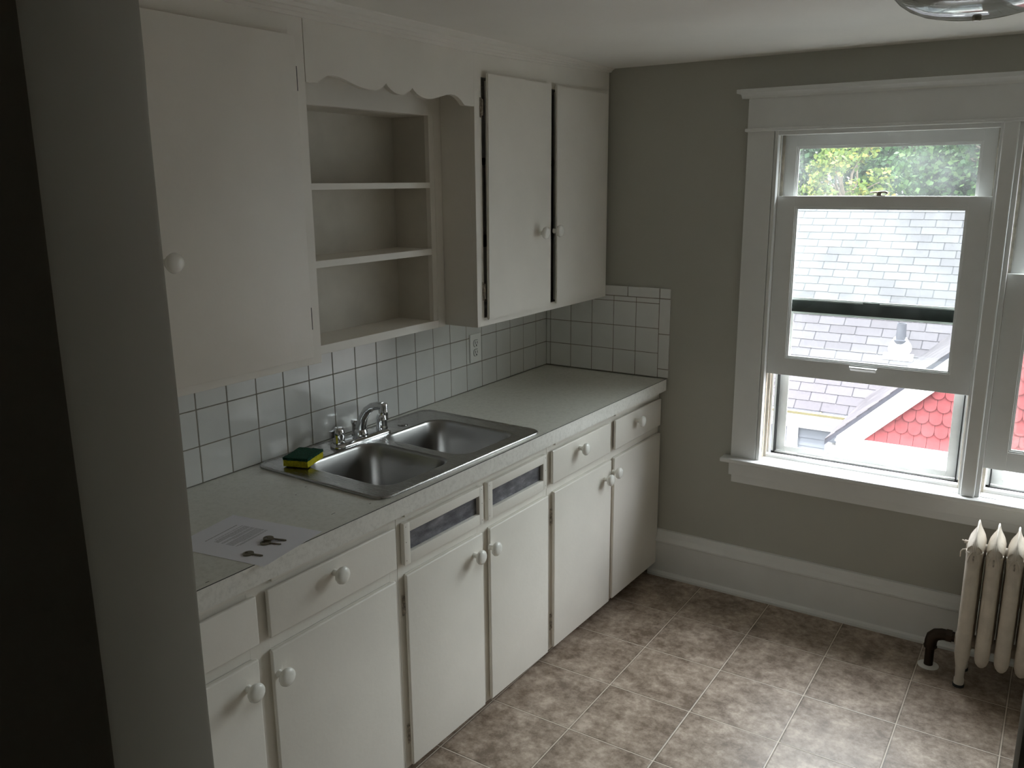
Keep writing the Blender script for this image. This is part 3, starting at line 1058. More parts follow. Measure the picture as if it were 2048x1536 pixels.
def make_key(label, x0, y0, x1, y1, z, tilt=0):
    a = math.atan2(y1 - y0, x1 - x0)
    L = math.hypot(x1 - x0, y1 - y0)
    o = thing('door_key', label, 'key', (x0, y0, z), a, 'loose keys on the paper', local=True)
    t = bmesh.new()
    n = 28
    rb = 0.0125
    out = [(rb + rb * 1.0 * math.cos(q), rb * 1.08 * math.sin(q)) for q in [2 * PI * i / n for i in range(n)]]
    hole = [(0.0068 + 0.0035 * math.cos(q), 0.0035 * math.sin(q)) for q in [2 * PI * i / 12 for i in range(12)]]
    es = []
    for lp in (out, hole):
        vs = [t.verts.new((p[0], p[1], 0)) for p in lp]
        for i in range(len(vs)):
            es.append(t.edges.new((vs[i], vs[(i + 1) % len(vs)])))
    bmesh.ops.triangle_fill(t, use_beauty=True, edges=es)
    ex = bmesh.ops.extrude_face_region(t, geom=t.faces[:])
    bmesh.ops.translate(t, verts=[v for v in ex['geom'] if isinstance(v, bmesh.types.BMVert)], vec=(0, 0, 0.0022))
    bmesh.ops.recalc_face_normals(t, faces=t.faces[:])
    mb = MB(); mb.merge(t)
    b = mb.build('key_head', M['key'], o, world=False)
    mb = MB()
    pts = [(0.020, -0.0042), (0.024, -0.0042), (0.024, -0.0034)]
    x = 0.026
    k = 0
    while x < L - 0.004:
        pts.append((x, -0.0034 + (0.0016 if k % 2 else 0.0)))
        x += 0.0034
        k += 1
    pts += [(L - 0.002, -0.0020), (L, 0.0005), (L - 0.002, 0.0034), (0.024, 0.0034), (0.024, 0.0042), (0.020, 0.0042)]
    mb.prism(pts, 'z', 0.0002, 0.0020)
    mb.build('key_blade', M['key'], o, world=False)
    if tilt:
        o.rotation_euler = (0, math.radians(tilt), a)
    return o
KZ = CT + 0.0010
make_key('single key lying alone nearest the front edge of the sheet of paper', 0.487, -2.196, 0.538, -2.184, KZ)
make_key('front key of the pair overlapping on the sheet of paper', 0.474, -2.134, 0.524, -2.116, KZ)
make_key('back key of the overlapping pair, nearest the sink, on the sheet of paper', 0.464, -2.117, 0.518, -2.094, KZ + 0.0034, 3.2)

# ---------------------------------------------------------------- wall cabinets
XD, XFc, FT = 0.327, 0.307, 0.018
def hwk(at):          # knob placed from where its disc shows (on x = 0.36)
    knob_mb(at).build('knob', M['knob'], hwk.parent, smooth=True)
def upper_right():
    r = thing('wall_cabinet', 'right wall cabinet with two plain doors, in the corner by the window wall', 'cabinet', (0.15, -0.5, 1.258), 0, 'painted wall cabinets above the counter')
    y0, y1, z0, z1 = -0.988, -0.0095, 1.257, CZ - 0.001
    mb = MB()
    mb.box(0.001, XFc - FT, y0, y0 + 0.014, z0, z1)
    mb.box(0.001, XFc - FT, y1 - 0.014, y1, z0, z1)
    mb.box(0.001, XFc - FT, y0 + 0.014, y1 - 0.014, z0, z0 + 0.014)
    mb.box(0.001, XFc - FT, y0 + 0.014, y1 - 0.014, 2.12, 2.134)
    mb.box(0.001, 0.006, y0 + 0.014, y1 - 0.014, z0 + 0.014, 2.12)
    mb.build('carcass', M['cab'], r)
    mb = MB()      # shelves coloured near-black, painting in the shade seen through the door gap
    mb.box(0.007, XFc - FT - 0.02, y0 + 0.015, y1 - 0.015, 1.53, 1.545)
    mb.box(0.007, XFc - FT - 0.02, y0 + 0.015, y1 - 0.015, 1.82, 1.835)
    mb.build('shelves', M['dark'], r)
    mb = MB()
    mb.box(XFc - FT, XFc, y0, -0.947, z0, z1, 0.0012)
    mb.box(XFc - FT, XFc, -0.052, y1, z0, z1, 0.0012)
    mb.box(XFc - FT, XFc, -0.948, -0.051, z0, 1.287, 0.0012)
    mb.box(XFc - FT, XFc, -0.948, -0.051, 2.092, z1, 0.0012)
    mb.build('face_frame', M['cab'], r)
    for a, b, c, d, kn, hs in ((-0.9475, -0.9365, -0.520, -0.5160, (0.327, -0.605, 1.566), ((-0.951, 1.996), (-0.951, 1.381))),
                               (-0.4745, -0.4800, -0.050, -0.066, (0.327, -0.500, 1.568), ())):
        # a,b = lower/upper y of the left edge; c,d = of the right edge (doors sag a little)
        t = bmesh.new()
        zb, zt = 1.2810, 2.1065
        vs = []
        for x in (XD - 0.0095, XD):
            for y, z in ((a, zb), (c, zb), (d, zt), (b, zt)):
                vs.append(t.verts.new((x, y, z)))
        for f in ((0, 1, 2, 3), (7, 6, 5, 4), (0, 4, 5, 1), (1, 5, 6, 2), (2, 6, 7, 3), (3, 7, 4, 0)):
            t.faces.new([vs[i] for i in f])
        bmesh.ops.recalc_face_normals(t, faces=t.faces[:])
        bmesh.ops.bevel(t, geom=t.edges[:], offset=0.003, segments=2, affect='EDGES')
        mb = MB(); mb.merge(t)
        mb.box(XFc - 0.004, XD - 0.0094, max(a, b) + 0.014, min(c, d) - 0.016, zb + 0.014, zt - 0.024, 0.001)
        dd = mb.build('door', M['cab'], r, smooth=True)
        knob_mb(kn).build('knob', M['knob'], dd, smooth=True)
        for hy, hz in hs:
            hinge_mb(XFc + 0.0015, hy, hz, 1).build('hinge', M['hinge'], dd)
upper_right()
def upper_left():
    r = thing('wall_cabinet', 'left wall cabinet with one wide door, partly hidden behind the dark wall end', 'cabinet', (0.15, -2.1, 1.27), 0, 'painted wall cabinets above the counter')
    y0, y1, z0, z1 = -2.812, -1.738, 1.268, CZ - 0.001
    mb = MB()
    mb.box(0.001, XFc - FT, y0, y0 + 0.014, z0, z1)
    mb.box(0.001, XFc - FT, y1 - 0.014, y1 - 0.001, z0, z1)
    mb.box(0.001, XFc - FT, y0 + 0.014, y1 - 0.014, z0, z0 + 0.014)
    mb.box(0.001, XFc - FT, y0 + 0.014, y1 - 0.014, 2.13, 2.144)
    mb.box(0.001, 0.006, y0 + 0.014, y1 - 0.014, z0 + 0.014, 2.13)
    mb.build('carcass', M['cab'], r)
    mb = MB()
    mb.box(XFc - FT, XFc, y0, -2.24, z0, z1, 0.0012)
    mb.box(XFc - FT, XFc, -1.790, y1, z0, z1, 0.0012)
    mb.box(XFc - FT, XFc, -2.241, -1.789, z0, 1.312, 0.0012)
    mb.box(XFc - FT, XFc, -2.241, -1.789, 2.098, z1, 0.0012)
    mb.build('face_frame', M['cab'], r)
    mb = MB()
    mb.box(XFc + 0.0005, XD, -2.262, -1.7850, 1.2920, 2.1140, 0.003, 2)
    d = mb.build('door', M['cab'], r, smooth=True)
    knob_mb((XD, -2.212, 1.583)).build('knob', M['knob'], d, smooth=True)
    for hz in (1.395, 2.014):
        mb = MB()
        mb.tube([(XFc + 0.001, -1.7685, hz - 0.030), (XFc + 0.001, -1.7685, hz + 0.030)], 0.0022, 6)
        mb.build('hinge', M['slot'], d, label='dark gap of a painted-over hinge')
upper_left()

# open shelf unit between the cabinets
r = thing('open_shelf_unit', 'open shelf unit with three shelves recessed between the two wall cabinets', 'shelf', (0.08, -1.36, 1.257))
XS = 0.165
y0, y1 = -1.736, -0.989
z0, z1 = 1.252, CZ - 0.001
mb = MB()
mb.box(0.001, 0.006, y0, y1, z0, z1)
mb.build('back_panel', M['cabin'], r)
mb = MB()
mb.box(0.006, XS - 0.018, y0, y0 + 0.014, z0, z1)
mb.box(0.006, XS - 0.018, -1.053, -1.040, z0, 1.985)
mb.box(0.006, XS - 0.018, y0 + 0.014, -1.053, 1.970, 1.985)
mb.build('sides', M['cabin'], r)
mb = MB()
mb.box(XS - 0.018, XS, y0, -1.690, z0, z1, 0.001)
mb.box(XS - 0.018, XS, -1.0545, -1.029, 1.280, 1.972, 0.001)
mb.box(XS - 0.018, XS + 0.0006, -1.0285, y1, z0, 1.972, 0.001)
mb.box(XS - 0.018, XS, -1.690, y1, 1.971, z1, 0.0008)
mb.build('face_frame', M['cab'], r)
for zt, th, a in ((1.7535, 0.0185, 0.0), (1.531, 0.021, 0.0)):
    mb = MB()
    mb.box(0.006, XS - 0.001, y0 + 0.014, -1.054, zt - th, zt, 0.001)
    mb.build('shelf', M['cab'], r)
mb = MB()
mb.box(0.006, XS + 0.0005, y0 + 0.014, -1.0285, z0, 1.279, 0.001)
mb.build('shelf', M['cab'], r)

# scalloped valance board
pts = [(-1.7365, 2.010), (-1.694, 2.010), (-1.688, 2.013), (-1.676, 2.0225), (-1.660, 2.0305), (-1.640, 2.0335), (-1.618, 2.0325), (-1.596, 2.0285), (-1.572, 2.0220), (-1.545, 2.0155),
       (-1.520, 2.0110), (-1.496, 2.0090), (-1.475, 2.0095), (-1.458, 2.0125), (-1.444, 2.0175), (-1.432, 2.0245), (-1.423, 2.0320),
       (-1.416, 2.0245), (-1.404, 2.0165), (-1.390, 2.0100), (-1.375, 2.0065), (-1.360, 2.0060), (-1.345, 2.0085), (-1.330, 2.0135), (-1.315, 2.0210), (-1.305, 2.0290),
       (-1.297, 2.0215), (-1.284, 2.0135), (-1.268, 2.0075), (-1.250, 2.0040), (-1.232, 2.0030), (-1.210, 2.0045), (-1.188, 2.0090), (-1.165, 2.0150), (-1.140, 2.0215), (-1.118, 2.0250), (-1.096, 2.0245),
       (-1.078, 2.0195), (-1.062, 2.0115), (-1.050, 2.0020), (-1.043, 1.9970), (-1.000, 1.9965), (-0.9905, 1.9965), (-0.9895, 2.0), (-0.9895, CZ - 0.002), (-1.7365, CZ - 0.002)]
mb = MB()
mb.prism(pts, 'x', 0.290, 0.3078)
tag(mb.build('valance', M['cab']), 'wavy scalloped wooden board spanning the gap between the wall cabinets, below the ceiling trim', 'valance')

# ---------------------------------------------------------------- radiator
rr = thing('radiator', 'old cream painted cast iron radiator standing under the window', 'radiator', (1.862, -0.21, 0.0))
def ell(cx, cy, z, rx, ry, n=16, p=2.0):
    out = []
    for i in range(n):
        a = 2 * PI * i / n
        c, s = math.cos(a), math.sin(a)
        out.append((cx + rx * math.copysign(abs(c) ** (2 / p), c), cy + ry * math.copysign(abs(s) ** (2 / p), s), z))
    return out
def radiator_section(x, foot):
    mb = MB()
    for cy in (-0.272, -0.148):
        lo = [(0.092, 0.003, 0.006), (0.097, 0.011, 0.014), (0.106, 0.018, 0.021), (0.120, 0.0225, 0.026), (0.145, 0.0245, 0.029), (0.20, 0.0240, 0.029), (0.45, 0.0235, 0.029), (0.495, 0.0255, 0.031), (0.515, 0.0265, 0.031)]
        if foot:
            lo = [(0.012, 0.0165, 0.020), (0.028, 0.0165, 0.020), (0.034, 0.0140, 0.018), (0.075, 0.0160, 0.020), (0.100, 0.0205, 0.025), (0.125, 0.0245, 0.029), (0.20, 0.0245, 0.029), (0.45, 0.0235, 0.029), (0.495, 0.0255, 0.031), (0.515, 0.0265, 0.031)]
        mb.loft([ell(x, cy, z, rx, ry, 16, 2.3) for z, rx, ry in lo])
    mb.loft([ell(x, -0.21, z, rx, ry, 16, 2.3) for z, rx, ry in ((0.100, 0.010, 0.02), (0.125, 0.026, 0.030), (0.20, 0.0285, 0.034), (0.45, 0.0285, 0.034), (0.49, 0.0285, 0.034))])
    # crown joining both columns and narrowing to a fin
    mb.loft([ell(x, -0.21, z, rx, ry, 28, pw) for z, rx, ry, pw in ((0.470, 0.0236, 0.0915, 3.0), (0.495, 0.0262, 0.0925, 2.9), (0.512, 0.0275, 0.0935, 2.8), (0.525, 0.0272, 0.0930, 2.6),
              (0.537, 0.0245, 0.0905, 2.4), (0.547, 0.0195, 0.0870, 2.3), (0.556, 0.0135, 0.0820, 2.2), (0.565, 0.0085, 0.0750, 2.2), (0.576, 0.0055, 0.0640, 2.2), (0.588, 0.0042, 0.0470, 2.0), (0.600, 0.0028, 0.0220, 2.0))])
    # raised rib down the front of the crown and its relief rays
    mb.tube([(x, -0.3045, 0.512), (x, -0.3035, 0.530), (x, -0.297, 0.545), (x, -0.284, 0.560), (x, -0.262, 0.577)], [0.002, 0.0030, 0.0034, 0.0034, 0.003], 8)
    for s in (-1, 1):
        mb.tube([(x + s * 0.004, -0.3035, 0.522), (x + s * 0.013, -0.301, 0.505), (x + s * 0.0175, -0.2985, 0.478)], [0.0022, 0.0026, 0.0012], 6)
        mb.tube([(x + s * 0.010, -0.2965, 0.541), (x + s * 0.019, -0.290, 0.530), (x + s * 0.024, -0.281, 0.510)], [0.002, 0.0026, 0.0012], 6)
    mb.lathe([(0.024, -0.031), (0.024, 0.031)], (x, -0.21, 0.150), (1, 0, 0), 14)
    mb.lathe([(0.022, -0.031), (0.022, 0.031)], (x, -0.21, 0.500), (1, 0, 0), 14)
    mb.box(x - 0.012, x + 0.012, -0.25, -0.17, 0.135, 0.165, 0.004)
    so = mb.build('section', M['rad'], rr, smooth=45)
    m2 = MB()
    m2.box(x - 0.0026, x + 0.0026, -0.3052, -0.30, 0.482, 0.507, 0.001)
    m2.build('relief_slot', M['hinge'], so)
    if foot:
        for cy in (-0.272, -0.148):
            m3 = MB()
            m3.lathe([(0.019, 0.0), (0.019, 0.008), (0.016, 0.013)], (x, cy, 0.0005), seg=16)
            m3.build('foot_pad', M['black'], so, smooth=True, label='black rubber foot pad')
for i in range(11):
    radiator_section(1.862 + 0.0605 * i, i in (0, 10))
mb = MB()      # supply pipe: riser, elbow, union nuts
px, py = 1.753, -0.186
mb.tube([(px, py, 0.003), (px, py, 0.085)], 0.0155, 16)
mb.tube([(px, py, 0.082), (px, py, 0.100), (px + 0.004, py, 0.118), (px + 0.016, py, 0.131), (px + 0.034, py, 0.137), (px + 0.052, py, 0.138)], [0.021, 0.021, 0.022, 0.022, 0.021, 0.020], 18)
mb.lathe([(0.023, 0), (0.023, 0.008), (0.018, 0.009)], (px, py, 0.076), (0, 0, 1), 8)
mb.lathe([(0.0245, 0.0), (0.0245, 0.018)], (px + 0.048, py, 0.138), (1, 0, 0), 6)
mb.lathe([(0.018, 0.0), (0.018, 0.020)], (px + 0.062, py, 0.138), (1, 0, 0), 14)
mb.build('supply_pipe', M['iron'], rr, smooth=30, label='dark iron pipe elbow')
mb = MB()
mb.lathe([(0.017, 0), (0.022, 0.003), (0.022, 0.010), (0.026, 0.012), (0.026, 0.022), (0.024, 0.030)], (px + 0.077, py, 0.140), (1, 0, 0), 14)
mb.build('union_nut', M['rad'], rr, smooth=30)
mb = MB()
mb.lathe([(0.0165, 0.0), (0.036, 0.0), (0.036, 0.0025), (0.030, 0.0045), (0.0165, 0.0055)], (px, py, 0.0004), seg=28)
mb.build('floor_flange', M['plate'], rr, smooth=True, label='white collar plate on the floor')
mb = MB()      # air valve at the near end
mb.tube([(1.838, -0.235, 0.528), (1.826, -0.236, 0.529)], 0.006, 10)
mb.tube([(1.828, -0.236, 0.529), (1.818, -0.237, 0.533)], 0.0025, 8)
mb.tube([(1.838, -0.250, 0.508), (1.824, -0.251, 0.504), (1.818, -0.251, 0.494), (1.818, -0.250, 0.476)], 0.0022, 6)
mb.build('air_valve', M['rad'], rr, smooth=True)

# ---------------------------------------------------------------- ceiling light
LX, LY = 1.775, -1.070
lr = thing('ceiling_light', 'shallow glass bowl ceiling light with a small dark finial', 'ceiling light', (LX, LY, CZ))
mb = MB()
mb.lathe([(0.055, CZ - 0.0005), (0.055, CZ - 0.022), (0.045, CZ - 0.030), (0.010, CZ - 0.031)], (LX, LY, 0), seg=28)
mb.lathe([(0.004, CZ - 0.031), (0.004, CZ - 0.098)], (LX, LY, 0), seg=10)
mb.build('ceiling_plate', M['brass'], lr, smooth=True)
for dx in (-0.07, 0.07):
    mb = MB()
    mb.lathe([(0.012, 0.0), (0.013, 0.02), (0.026, 0.045), (0.029, 0.065), (0.022, 0.085), (0.0, 0.094)], (LX + dx * 0.35, LY, CZ - 0.034), (math.copysign(1, dx), 0, -0.35), 20)
    mb.build('bulb', M['plate'], lr, smooth=True)
mb = MB()
outer = [(0.010, -0.1000), (0.040, -0.0990), (0.080, -0.0950), (0.115, -0.0870), (0.143, -0.0750), (0.165, -0.0600), (0.180, -0.0440), (0.190, -0.0300), (0.196, -0.0190)]
prof = [(q, CZ + h) for q, h in outer] + [(0.193, CZ - 0.0180)] + [(q - 0.004, CZ + h + 0.004) for q, h in outer[::-1][1:-1]] + [(0.010, CZ - 0.096)]
mb.lathe(prof, (LX, LY, 0), seg=64)
mb.build('glass_bowl', M['plate'], lr, smooth=True)
bowl_obj = lr.children[-1]
mb = MB()
mb.lathe([(0.0, -0.1085), (0.008, -0.108), (0.010, -0.104), (0.010, -0.100), (0.012, -0.0985), (0.006, -0.097)], (LX, LY, CZ), seg=18)
mb.build('finial', M['brass'], lr, smooth=True, label='small dark metal finial')
def bowl_mat():
    m = D.materials.new('lamp_glass')
    m.use_nodes = True
    nt = m.node_tree
    nt.nodes.clear()
    out = nt.nodes.new('ShaderNodeOutputMaterial')
    tr = nt.nodes.new('ShaderNodeBsdfTransparent')
    tr.inputs[0].default_value = (0.86, 0.88, 0.86, 1)
    di = nt.nodes.new('ShaderNodeBsdfDiffuse')
    di.inputs[0].default_value = (0.5, 0.5, 0.48, 1)
    gl = nt.nodes.new('ShaderNodeBsdfGlossy')
    gl.inputs['Roughness'].default_value = 0.03
    g = nt.nodes.new('ShaderNodeTexCoord')
    sp = nt.nodes.new('ShaderNodeSeparateXYZ')
    nt.links.new(g.outputs['Object'], sp.inputs[0])
    m1 = nt.nodes.new('ShaderNodeMixShader')
    m1.inputs[0].default_value = 0.42
    nt.links.new(tr.outputs[0], m1.inputs[1])
    nt.links.new(di.outputs[0], m1.inputs[2])
    m2 = nt.nodes.new('ShaderNodeMixShader')
    nt.links.new(thin_fresnel(nt, 0.07), m2.inputs[0])
    nt.links.new(m1.outputs[0], m2.inputs[1])
    nt.links.new(gl.outputs[0], m2.inputs[2])
    nt.links.new(m2.outputs[0], out.inputs[0])
    return m
for o in lr.children:
    if o.name.startswith('glass_bowl'):
        o.data.materials.clear()
        o.data.materials.append(bowl_mat())

# ================================================================ outside
S('ground', (-25, 25, 0.4, 40, -3.3, -3.2), mat=M['ground'])
DH, HH, AN = 6.6888, -0.8963, 0.77563      # eave distance, height, slope of the neighbour's roof
CA, SA = math.cos(AN), math.sin(AN)
nb = thing('neighbor_house', 'house next door with grey shingle roof and red scalloped gable seen through the window', 'house', (1.0, 7.0, -3.2))
def roof_pt(x, t, h=0.0):
    return Vector((x, DH + t * CA - h * SA, HH + t * SA + h * CA))
XA, XB = -5.5, 7.0
t = bmesh.new()
NC = 27
for i in range(NC):
    s0 = i * 0.127
    x = XA - (0.1525 if i % 2 else 0) + 0.062
    while x < XB:
        a, b = x + 0.006, x + 0.305 - 0.006
        j = random.uniform(-0.002, 0.002)
        q = []
        for xx in (a, b):
            for tt, hh in ((s0 + j, 0.004), (s0 + j, 0.012), (s0 + 0.150, 0.005), (s0 + 0.150, 0.0)):
                q.append(t.verts.new(roof_pt(xx, tt, hh)))
        for f in ((0, 1, 2, 3), (7, 6, 5, 4), (0, 4, 5, 1), (1, 5, 6, 2), (2, 6, 7, 3), (3, 7, 4, 0)):
            t.faces.new([q[k] for k in f])
        x += 0.305
bmesh.ops.recalc_face_normals(t, faces=t.faces[:])
mb = MB(); mb.merge(t)
mb.build('roof_shingles', M['roof'], nb)
M['slotdark'] = paint('dark_shingle_slots', (0.018, 0.016, 0.020), 0.95, 0.2, 20)
t = bmesh.new()
for i in range(NC):
    s0 = i * 0.127
    t.faces.new([t.verts.new(p_) for p_ in (roof_pt(XA, s0 + 0.004, 0.0078), roof_pt(XB, s0 + 0.004, 0.0078), roof_pt(XB, s0 + 0.127, 0.0045), roof_pt(XA, s0 + 0.127, 0.0045))])
mb = MB(); mb.merge(t)
mb.build('shingle_slots', M['slotdark'], nb)
TR = 27 * 0.127 - 0.06
mb = MB()      # roof deck and far slope
P0, P1 = roof_pt(0, 0, -0.001), roof_pt(0, TR, -0.001)
ridge_y, ridge_z = P1.y, P1.z
mb.prism([(P0.y, P0.z), (P1.y, P1.z), (2 * P1.y - P0.y, P0.z), (2 * P1.y - P0.y, P0.z - 0.06), (P1.y, P1.z - 0.08), (P0.y, P0.z - 0.06)], 'x', XA, XB)
mb.build('roof_deck', M['roofdeck'] if 'roofdeck' in M else M['pipe'], nb)
mb = MB()
mb.box(XA, XB, DH - 0.10, DH + 0.01, HH - 0.105, HH - 0.015, 0.012)
mb.build('gutter', M['housetrim'], nb, label='white gutter')
mb = MB()
mb.box(XA, XB, DH - 0.112, DH - 0.092, HH - 0.034, HH - 0.006)
for k in range(28):
    mb.box(XA + 0.3 + k * 0.45, XA + 0.32 + k * 0.45, DH - 0.095, DH + 0.02, HH - 0.018, HH - 0.004)
M['tan'] = paint('tan_gutter_paint', (0.10, 0.085, 0.035), 0.6, 0.2, 20)
mb.build('gutter_lip', M['tan'], nb, label='tan gutter lip')
mb = MB()
mb.box(XA + 0.2, XB, DH + 0.01, DH + 0.30, HH - 0.150, HH - 0.12)
mb.box(XA + 0.2, XB, DH + 0.25, DH + 0.30, HH - 0.30, HH - 0.12)
mb.build('frieze_board', M['housetrim'], nb)
mb = MB()      # clapboards
zc = HH - 0.32
k = 0
while zc > -3.2:
    mb.prism([(DH + 0.32, zc), (DH + 0.30, zc - 0.11), (DH + 0.34, zc - 0.11), (DH + 0.34, zc)], 'x', XA + 0.2, XB)
    zc -= 0.105
mb.box(XA + 0.2, XB, DH + 0.335, 2 * ridge_y - DH - 0.30, -3.2, HH - 0.10)
mb.build('clapboard_wall', M['siding'], nb, label='grey clapboard wall')
mb = MB()
mb.box(-0.690, -0.555, DH + 0.27, DH + 0.32, -3.2, HH - 0.30)
mb.build('corner_board', M['housetrim'], nb, label='white vertical board')
# gable facing us
GY = 5.0
def rz(x):            # underside line of the rake shingles on the gable plane
    return -0.606 + (x - 0.351) * 0.965
XP = 2.45
def rake(x):
    return rz(x) if x <= XP else rz(2 * XP - x)
XL = 0.205
mb = MB()
zb = -0.690
mb.prism([(XL + 0.20, -3.2), (2 * XP - XL - 0.20, -3.2), (2 * XP - XL - 0.20, rake(XL + 0.2) - 0.10), (XP, rz(XP) - 0.10), (XL + 0.20, rake(XL + 0.2) - 0.10)], 'y', GY + 0.07, GY + 1.6)
mb.build('gable_core', M['siding'], nb)
t = bmesh.new()      # fish-scale shingles
SW, SR = 0.1125, 0.1215
row = 0
z = zb + 0.0
while z < rz(XP) - 0.10:
    x = 0.3 + (SW / 2 if row % 2 else 0)
    while x < 2 * XP - 0.3:
        xc = x + SW / 2
        if z + 0.02 < rake(xc) - 0.06:
            w = SW / 2 - 0.0016
            top = min(z + SR + 0.055, min(rake(xc - w), rake(xc + w)) - 0.05)
            if top < z + w + 0.004:
                x += SW
                continue
            prof = [(xc - w, top), (xc - w, z + w)]
            if row == 0:
                prof = [(xc - w, top), (xc - w, z + 0.002), (xc + w, z + 0.002), (xc + w, top)]
            else:
                for q in range(9):
                    a = PI + PI * q / 8
                    prof.append((xc + w * math.cos(a), z + w + w * math.sin(a)))
                prof.append((xc + w, top))
            yo = GY + 0.030 + random.uniform(-0.001, 0.001)
            v0 = [t.verts.new((px_, yo + (pz - z) * 0.14, pz)) for px_, pz in prof]
            v1 = [t.verts.new((px_, yo + 0.012 + (pz - z) * 0.14, pz)) for px_, pz in prof]
            t.faces.new(v0); t.faces.new(v1[::-1])
            n = len(prof)
            for q in range(n):
                t.faces.new([v0[q], v1[q], v1[(q + 1) % n], v0[(q + 1) % n]])
        x += SW
    z += SR
    row += 1
bmesh.ops.recalc_face_normals(t, faces=t.faces[:])
mb = MB(); mb.merge(t)
mb.build('gable_shingles', M['red'], nb, label='red scalloped shingles')
def rake_board(d0, d1, ya, yb, name, mat, label=None, ext=0.0):
    """band parallel to both rakes, between vertical offsets d0 and d1 below the rake line"""
    mb = MB()
    xl = XL - ext
    mb.prism([(xl, rz(xl) + d0), (XP, rz(XP) + d0), (2 * XP - xl, rz(xl) + d0), (2 * XP - xl, rz(xl) + d1), (XP, rz(XP) + d1), (xl, rz(xl) + d1)], 'y', ya, yb)
    return mb.build(name, mat, nb, label=label)
rake_board(-0.012, -0.255, GY - 0.02, GY + 0.025, 'bargeboard', M['housetrim'], 'white sloping board', -0.10)
M['shingle_edge'] = paint('dark_shingle_edge', (0.030, 0.030, 0.040), 0.9, 0.3, 30)
rake_board(0.030, -0.014, GY - 0.06, GY - 0.03, 'shingle_edge', M['shingle_edge'], 'dark edge of the gable roof shingles')
# roof slopes of the gable run back into the main roof
t = bmesh.new()
def main_y(z):
    return DH + (z - HH) / SA * CA
for s in (0, 1):
    k = 0
    Lr = math.hypot(1, 0.965)
    dx = 0.127 / Lr
    x = XL
    while x < XP:
        xa, xb = x, min(x + dx * 1.15, XP)
        za, zb2 = rz(xa) + 0.045, rz(xb) + 0.036
        y = GY - 0.06 + (0.15 if k % 2 else 0) - 0.305
        while True:
            ya, yb = max(y + 0.003, GY - 0.06), y + 0.302
            if ya > main_y(za) + 0.15:
                break
            if yb > ya:
                f = (lambda q: q) if s == 0 else (lambda q: 2 * XP - q)
                vs = []
                for (xx, zz_) in ((xa, za), (xb, zb2)):
                    for yy in (ya, yb):
                        vs.append(t.verts.new((f(xx), yy, zz_)))
                vs2 = [t.verts.new((v.co.x, v.co.y, v.co.z - 0.010)) for v in vs]
                for fc in ((0, 1, 3, 2),):
                    t.faces.new([vs[q] for q in fc])
                for q0, q1 in ((0, 1), (1, 3), (3, 2), (2, 0)):
                    t.faces.new([vs[q0], vs[q1], vs2[q1], vs2[q0]])
            y += 0.305
        x += dx
        k += 1
bmesh.ops.recalc_face_normals(t, faces=t.faces[:])
mb = MB(); mb.merge(t)
M['roof_b'] = island('gable_roof_asphalt', [(0.0, (0.034, 0.030, 0.034)), (0.5, (0.042, 0.037, 0.041)), (1.0, (0.050, 0.044, 0.048))], 0.9, 14)[0]
mb.build('gable_roof_shingles', M['roof_b'], nb)
mb = MB()
mb.prism([(XL, rz(XL) + 0.033), (XP, rz(XP) + 0.033), (2 * XP - XL, rz(XL) + 0.033), (2 * XP - XL, rz(XL) - 0.0), (XP, rz(XP) - 0.0), (XL, rz(XL) - 0.0)], 'y', GY - 0.045, 6.9)
mb.build('gable_roof_deck', M['shingle_edge'], nb)
mb = MB()      # white band under the red shingles
mb.box(XL + 0.14, 2 * XP - XL - 0.14, GY - 0.05, GY + 0.10, -1.12, -0.690, 0.004)
mb.box(XL + 0.10, 2 * XP - XL - 0.10, GY - 0.09, GY + 0.10, -0.700, -0.682, 0.004)
mb.box(XL, XL + 0.35, GY - 0.03, GY + 0.10, -0.96, rz(XL) - 0.03, 0.004)
mb.build('water_table', M['housetrim'], nb, label='broad white band')
# plumbing vent
mb = MB()
vx, vt = 0.438, (7.40 - DH) / CA
base = roof_pt(vx, vt, 0.013)
mb.lathe([(0.058, -0.10), (0.060, 0.04), (0.060, 0.10), (0.052, 0.22), (0.050, 0.30), (0.044, 0.30), (0.044, 0.25)], base, (0, 0, 1), 24)
vp = mb.build('vent_pipe', M['pipe'], nb, smooth=True, label='grey plastic vent pipe')
mb = MB()
qr = Matrix(((1, 0, 0), (0, CA, -SA), (0, SA, CA)))
L = []
for hw, t0, t1, h in ((0.165, -0.17, -0.05, 0.001), (0.165, -0.17, -0.05, 0.006), (0.16, -0.165, -0.055, 0.008)):
    pass
def fl(x0, x1, ta, tb, h0, h1):
    t = bmesh.new()
    vs = [t.verts.new(roof_pt(x, tt, h)) for x in (x0, x1) for tt in (ta, tb) for h in (h0, h1)]
    for f in ((0, 1, 3, 2), (4, 6, 7, 5), (0, 4, 5, 1), (2, 3, 7, 6), (0, 2, 6, 4), (1, 5, 7, 3)):
        t.faces.new([vs[i] for i in f])
    bmesh.ops.recalc_face_normals(t, faces=t.faces[:])
    mb.merge(t)
fl(vx - 0.165, vx + 0.165, vt - 0.175, vt - 0.075, 0.012, 0.019)
cone = []
for k, (rx, h, up_) in enumerate(((0.130, 0.010, 0), (0.122, 0.040, 0.01), (0.098, 0.085, 0.045), (0.078, 0.115, 0.09))):
    cone.append([roof_pt(vx + rx * math.cos(2 * PI * i / 24), vt + up_ * 0.5 + rx * 0.95 * math.sin(2 * PI * i / 24), h) for i in range(24)])
mb.loft(cone)
mb.build('flashing', M['housetrim'], vp, smooth=40, label='white flashing')
mb = MB()
mb.lathe([(0.061, 0.050), (0.088, 0.052), (0.082, 0.092), (0.061, 0.100)], base + Vector((0, 0, 0.01)), (0, 0, 1), 24)
mb.build('boot_collar', M['shingle_edge'], vp, smooth=True, label='dark rubber collar')

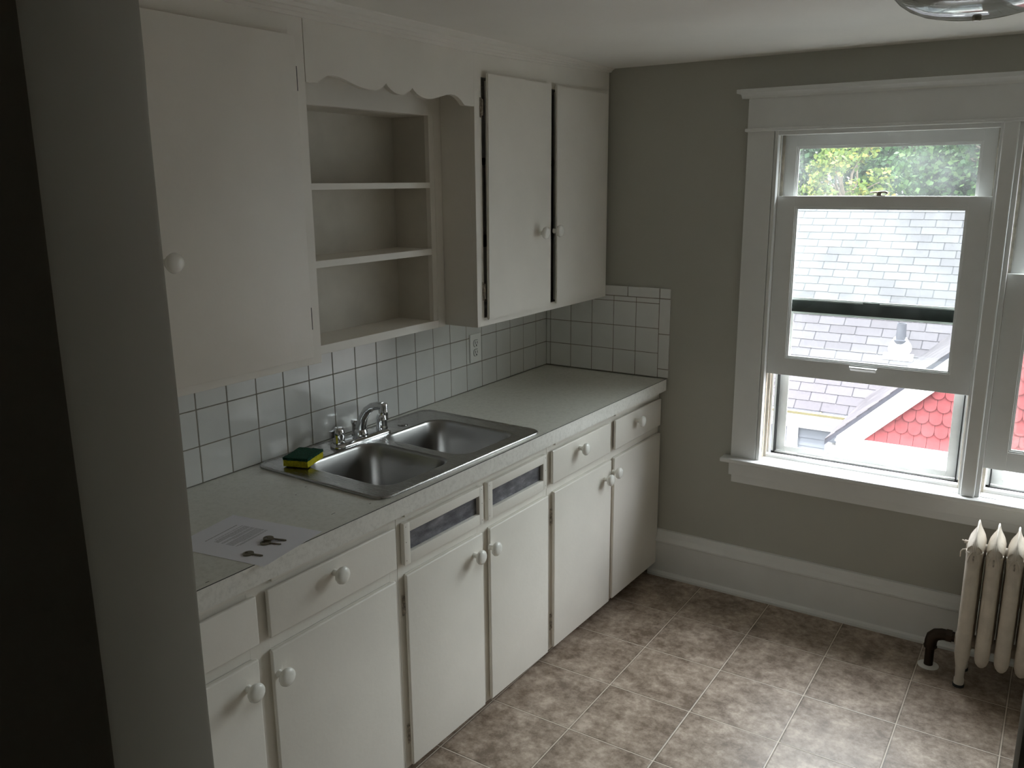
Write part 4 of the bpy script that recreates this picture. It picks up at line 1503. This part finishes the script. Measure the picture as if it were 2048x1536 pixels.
# trees behind the roof
def tree(label, x, y, zc, rad, rz_, mat, n, leaf, seed=1, clumps=26):
    random.seed(seed)
    o = thing('tree', label, 'tree', (x, y, -3.2), 0, 'trees beyond the roof')
    mb = MB()
    mb.tube([(x, y, -3.2), (x + 0.1, y, -1.0), (x - 0.05, y + 0.1, zc)], [0.20, 0.15, 0.08], 10)
    cl = []
    for k in range(clumps):
        a = random.uniform(0, 2 * PI); u = random.uniform(-0.95, 1); q_ = random.uniform(0.45, 0.78)
        sn = math.sqrt(max(0, 1 - u * u))
        c = Vector((x + rad * q_ * sn * math.cos(a), y + rad * q_ * sn * math.sin(a), zc + rz_ * q_ * u))
        cl.append((c, rad * random.uniform(0.16, 0.30)))
        mid = (Vector((x, y, zc - 0.4)) + c) / 2 + Vector((random.uniform(-.1, .1), random.uniform(-.1, .1), 0.1))
        mb.tube([(x, y, zc - 0.5), mid, c], [0.04, 0.022, 0.009], 6)
    mb.build('trunk', M['bark'], o, smooth=True)
    t = bmesh.new()
    for i in range(n):
        c, cr = random.choice(cl)
        d = Vector((random.gauss(0, 1), random.gauss(0, 1), random.gauss(0, 1))).normalized()
        p_ = c + d * cr * random.uniform(0.45, 1.0)
        l = leaf * random.uniform(0.6, 1.25)
        u = Vector((random.gauss(0, 1), random.gauss(0, 1), random.gauss(-0.4, 0.7))).normalized()
        w = u.cross(Vector((random.gauss(0, 1), random.gauss(0, 1), random.gauss(0, 1)))).normalized() * l * 0.42
        u = u * l
        t.faces.new([t.verts.new(p_ - u * 0.5), t.verts.new(p_ + w - u * 0.05), t.verts.new(p_ + u * 0.55), t.verts.new(p_ - w - u * 0.05)])
    mb = MB(); mb.merge(t)
    mb.build('crown', mat, o)
    return o
tree('dense dark green tree seen at the left of the upper window pane', -4.75, 17.2, 2.6, 2.55, 3.0, M['leaf_dark'], 26000, 0.12, seed=3, clumps=60)
tree('green leafy tree seen at the right of the upper window pane', 0.75, 17.2, 2.5, 2.6, 3.0, M['leaf_mid'], 26000, 0.12, seed=5, clumps=60)
tree('light yellow green tree with bare twigs, in the middle of the upper window pane', -1.50, 13.2, 1.55, 1.12, 1.15, M['leaf_yel'], 3600, 0.085, seed=9, clumps=26)
tree('dark green tree filling the gap between the two nearer trees', -1.9, 23.6, 3.0, 3.4, 3.6, M['leaf_dark'], 26000, 0.15, seed=12, clumps=60)
random.seed(1)
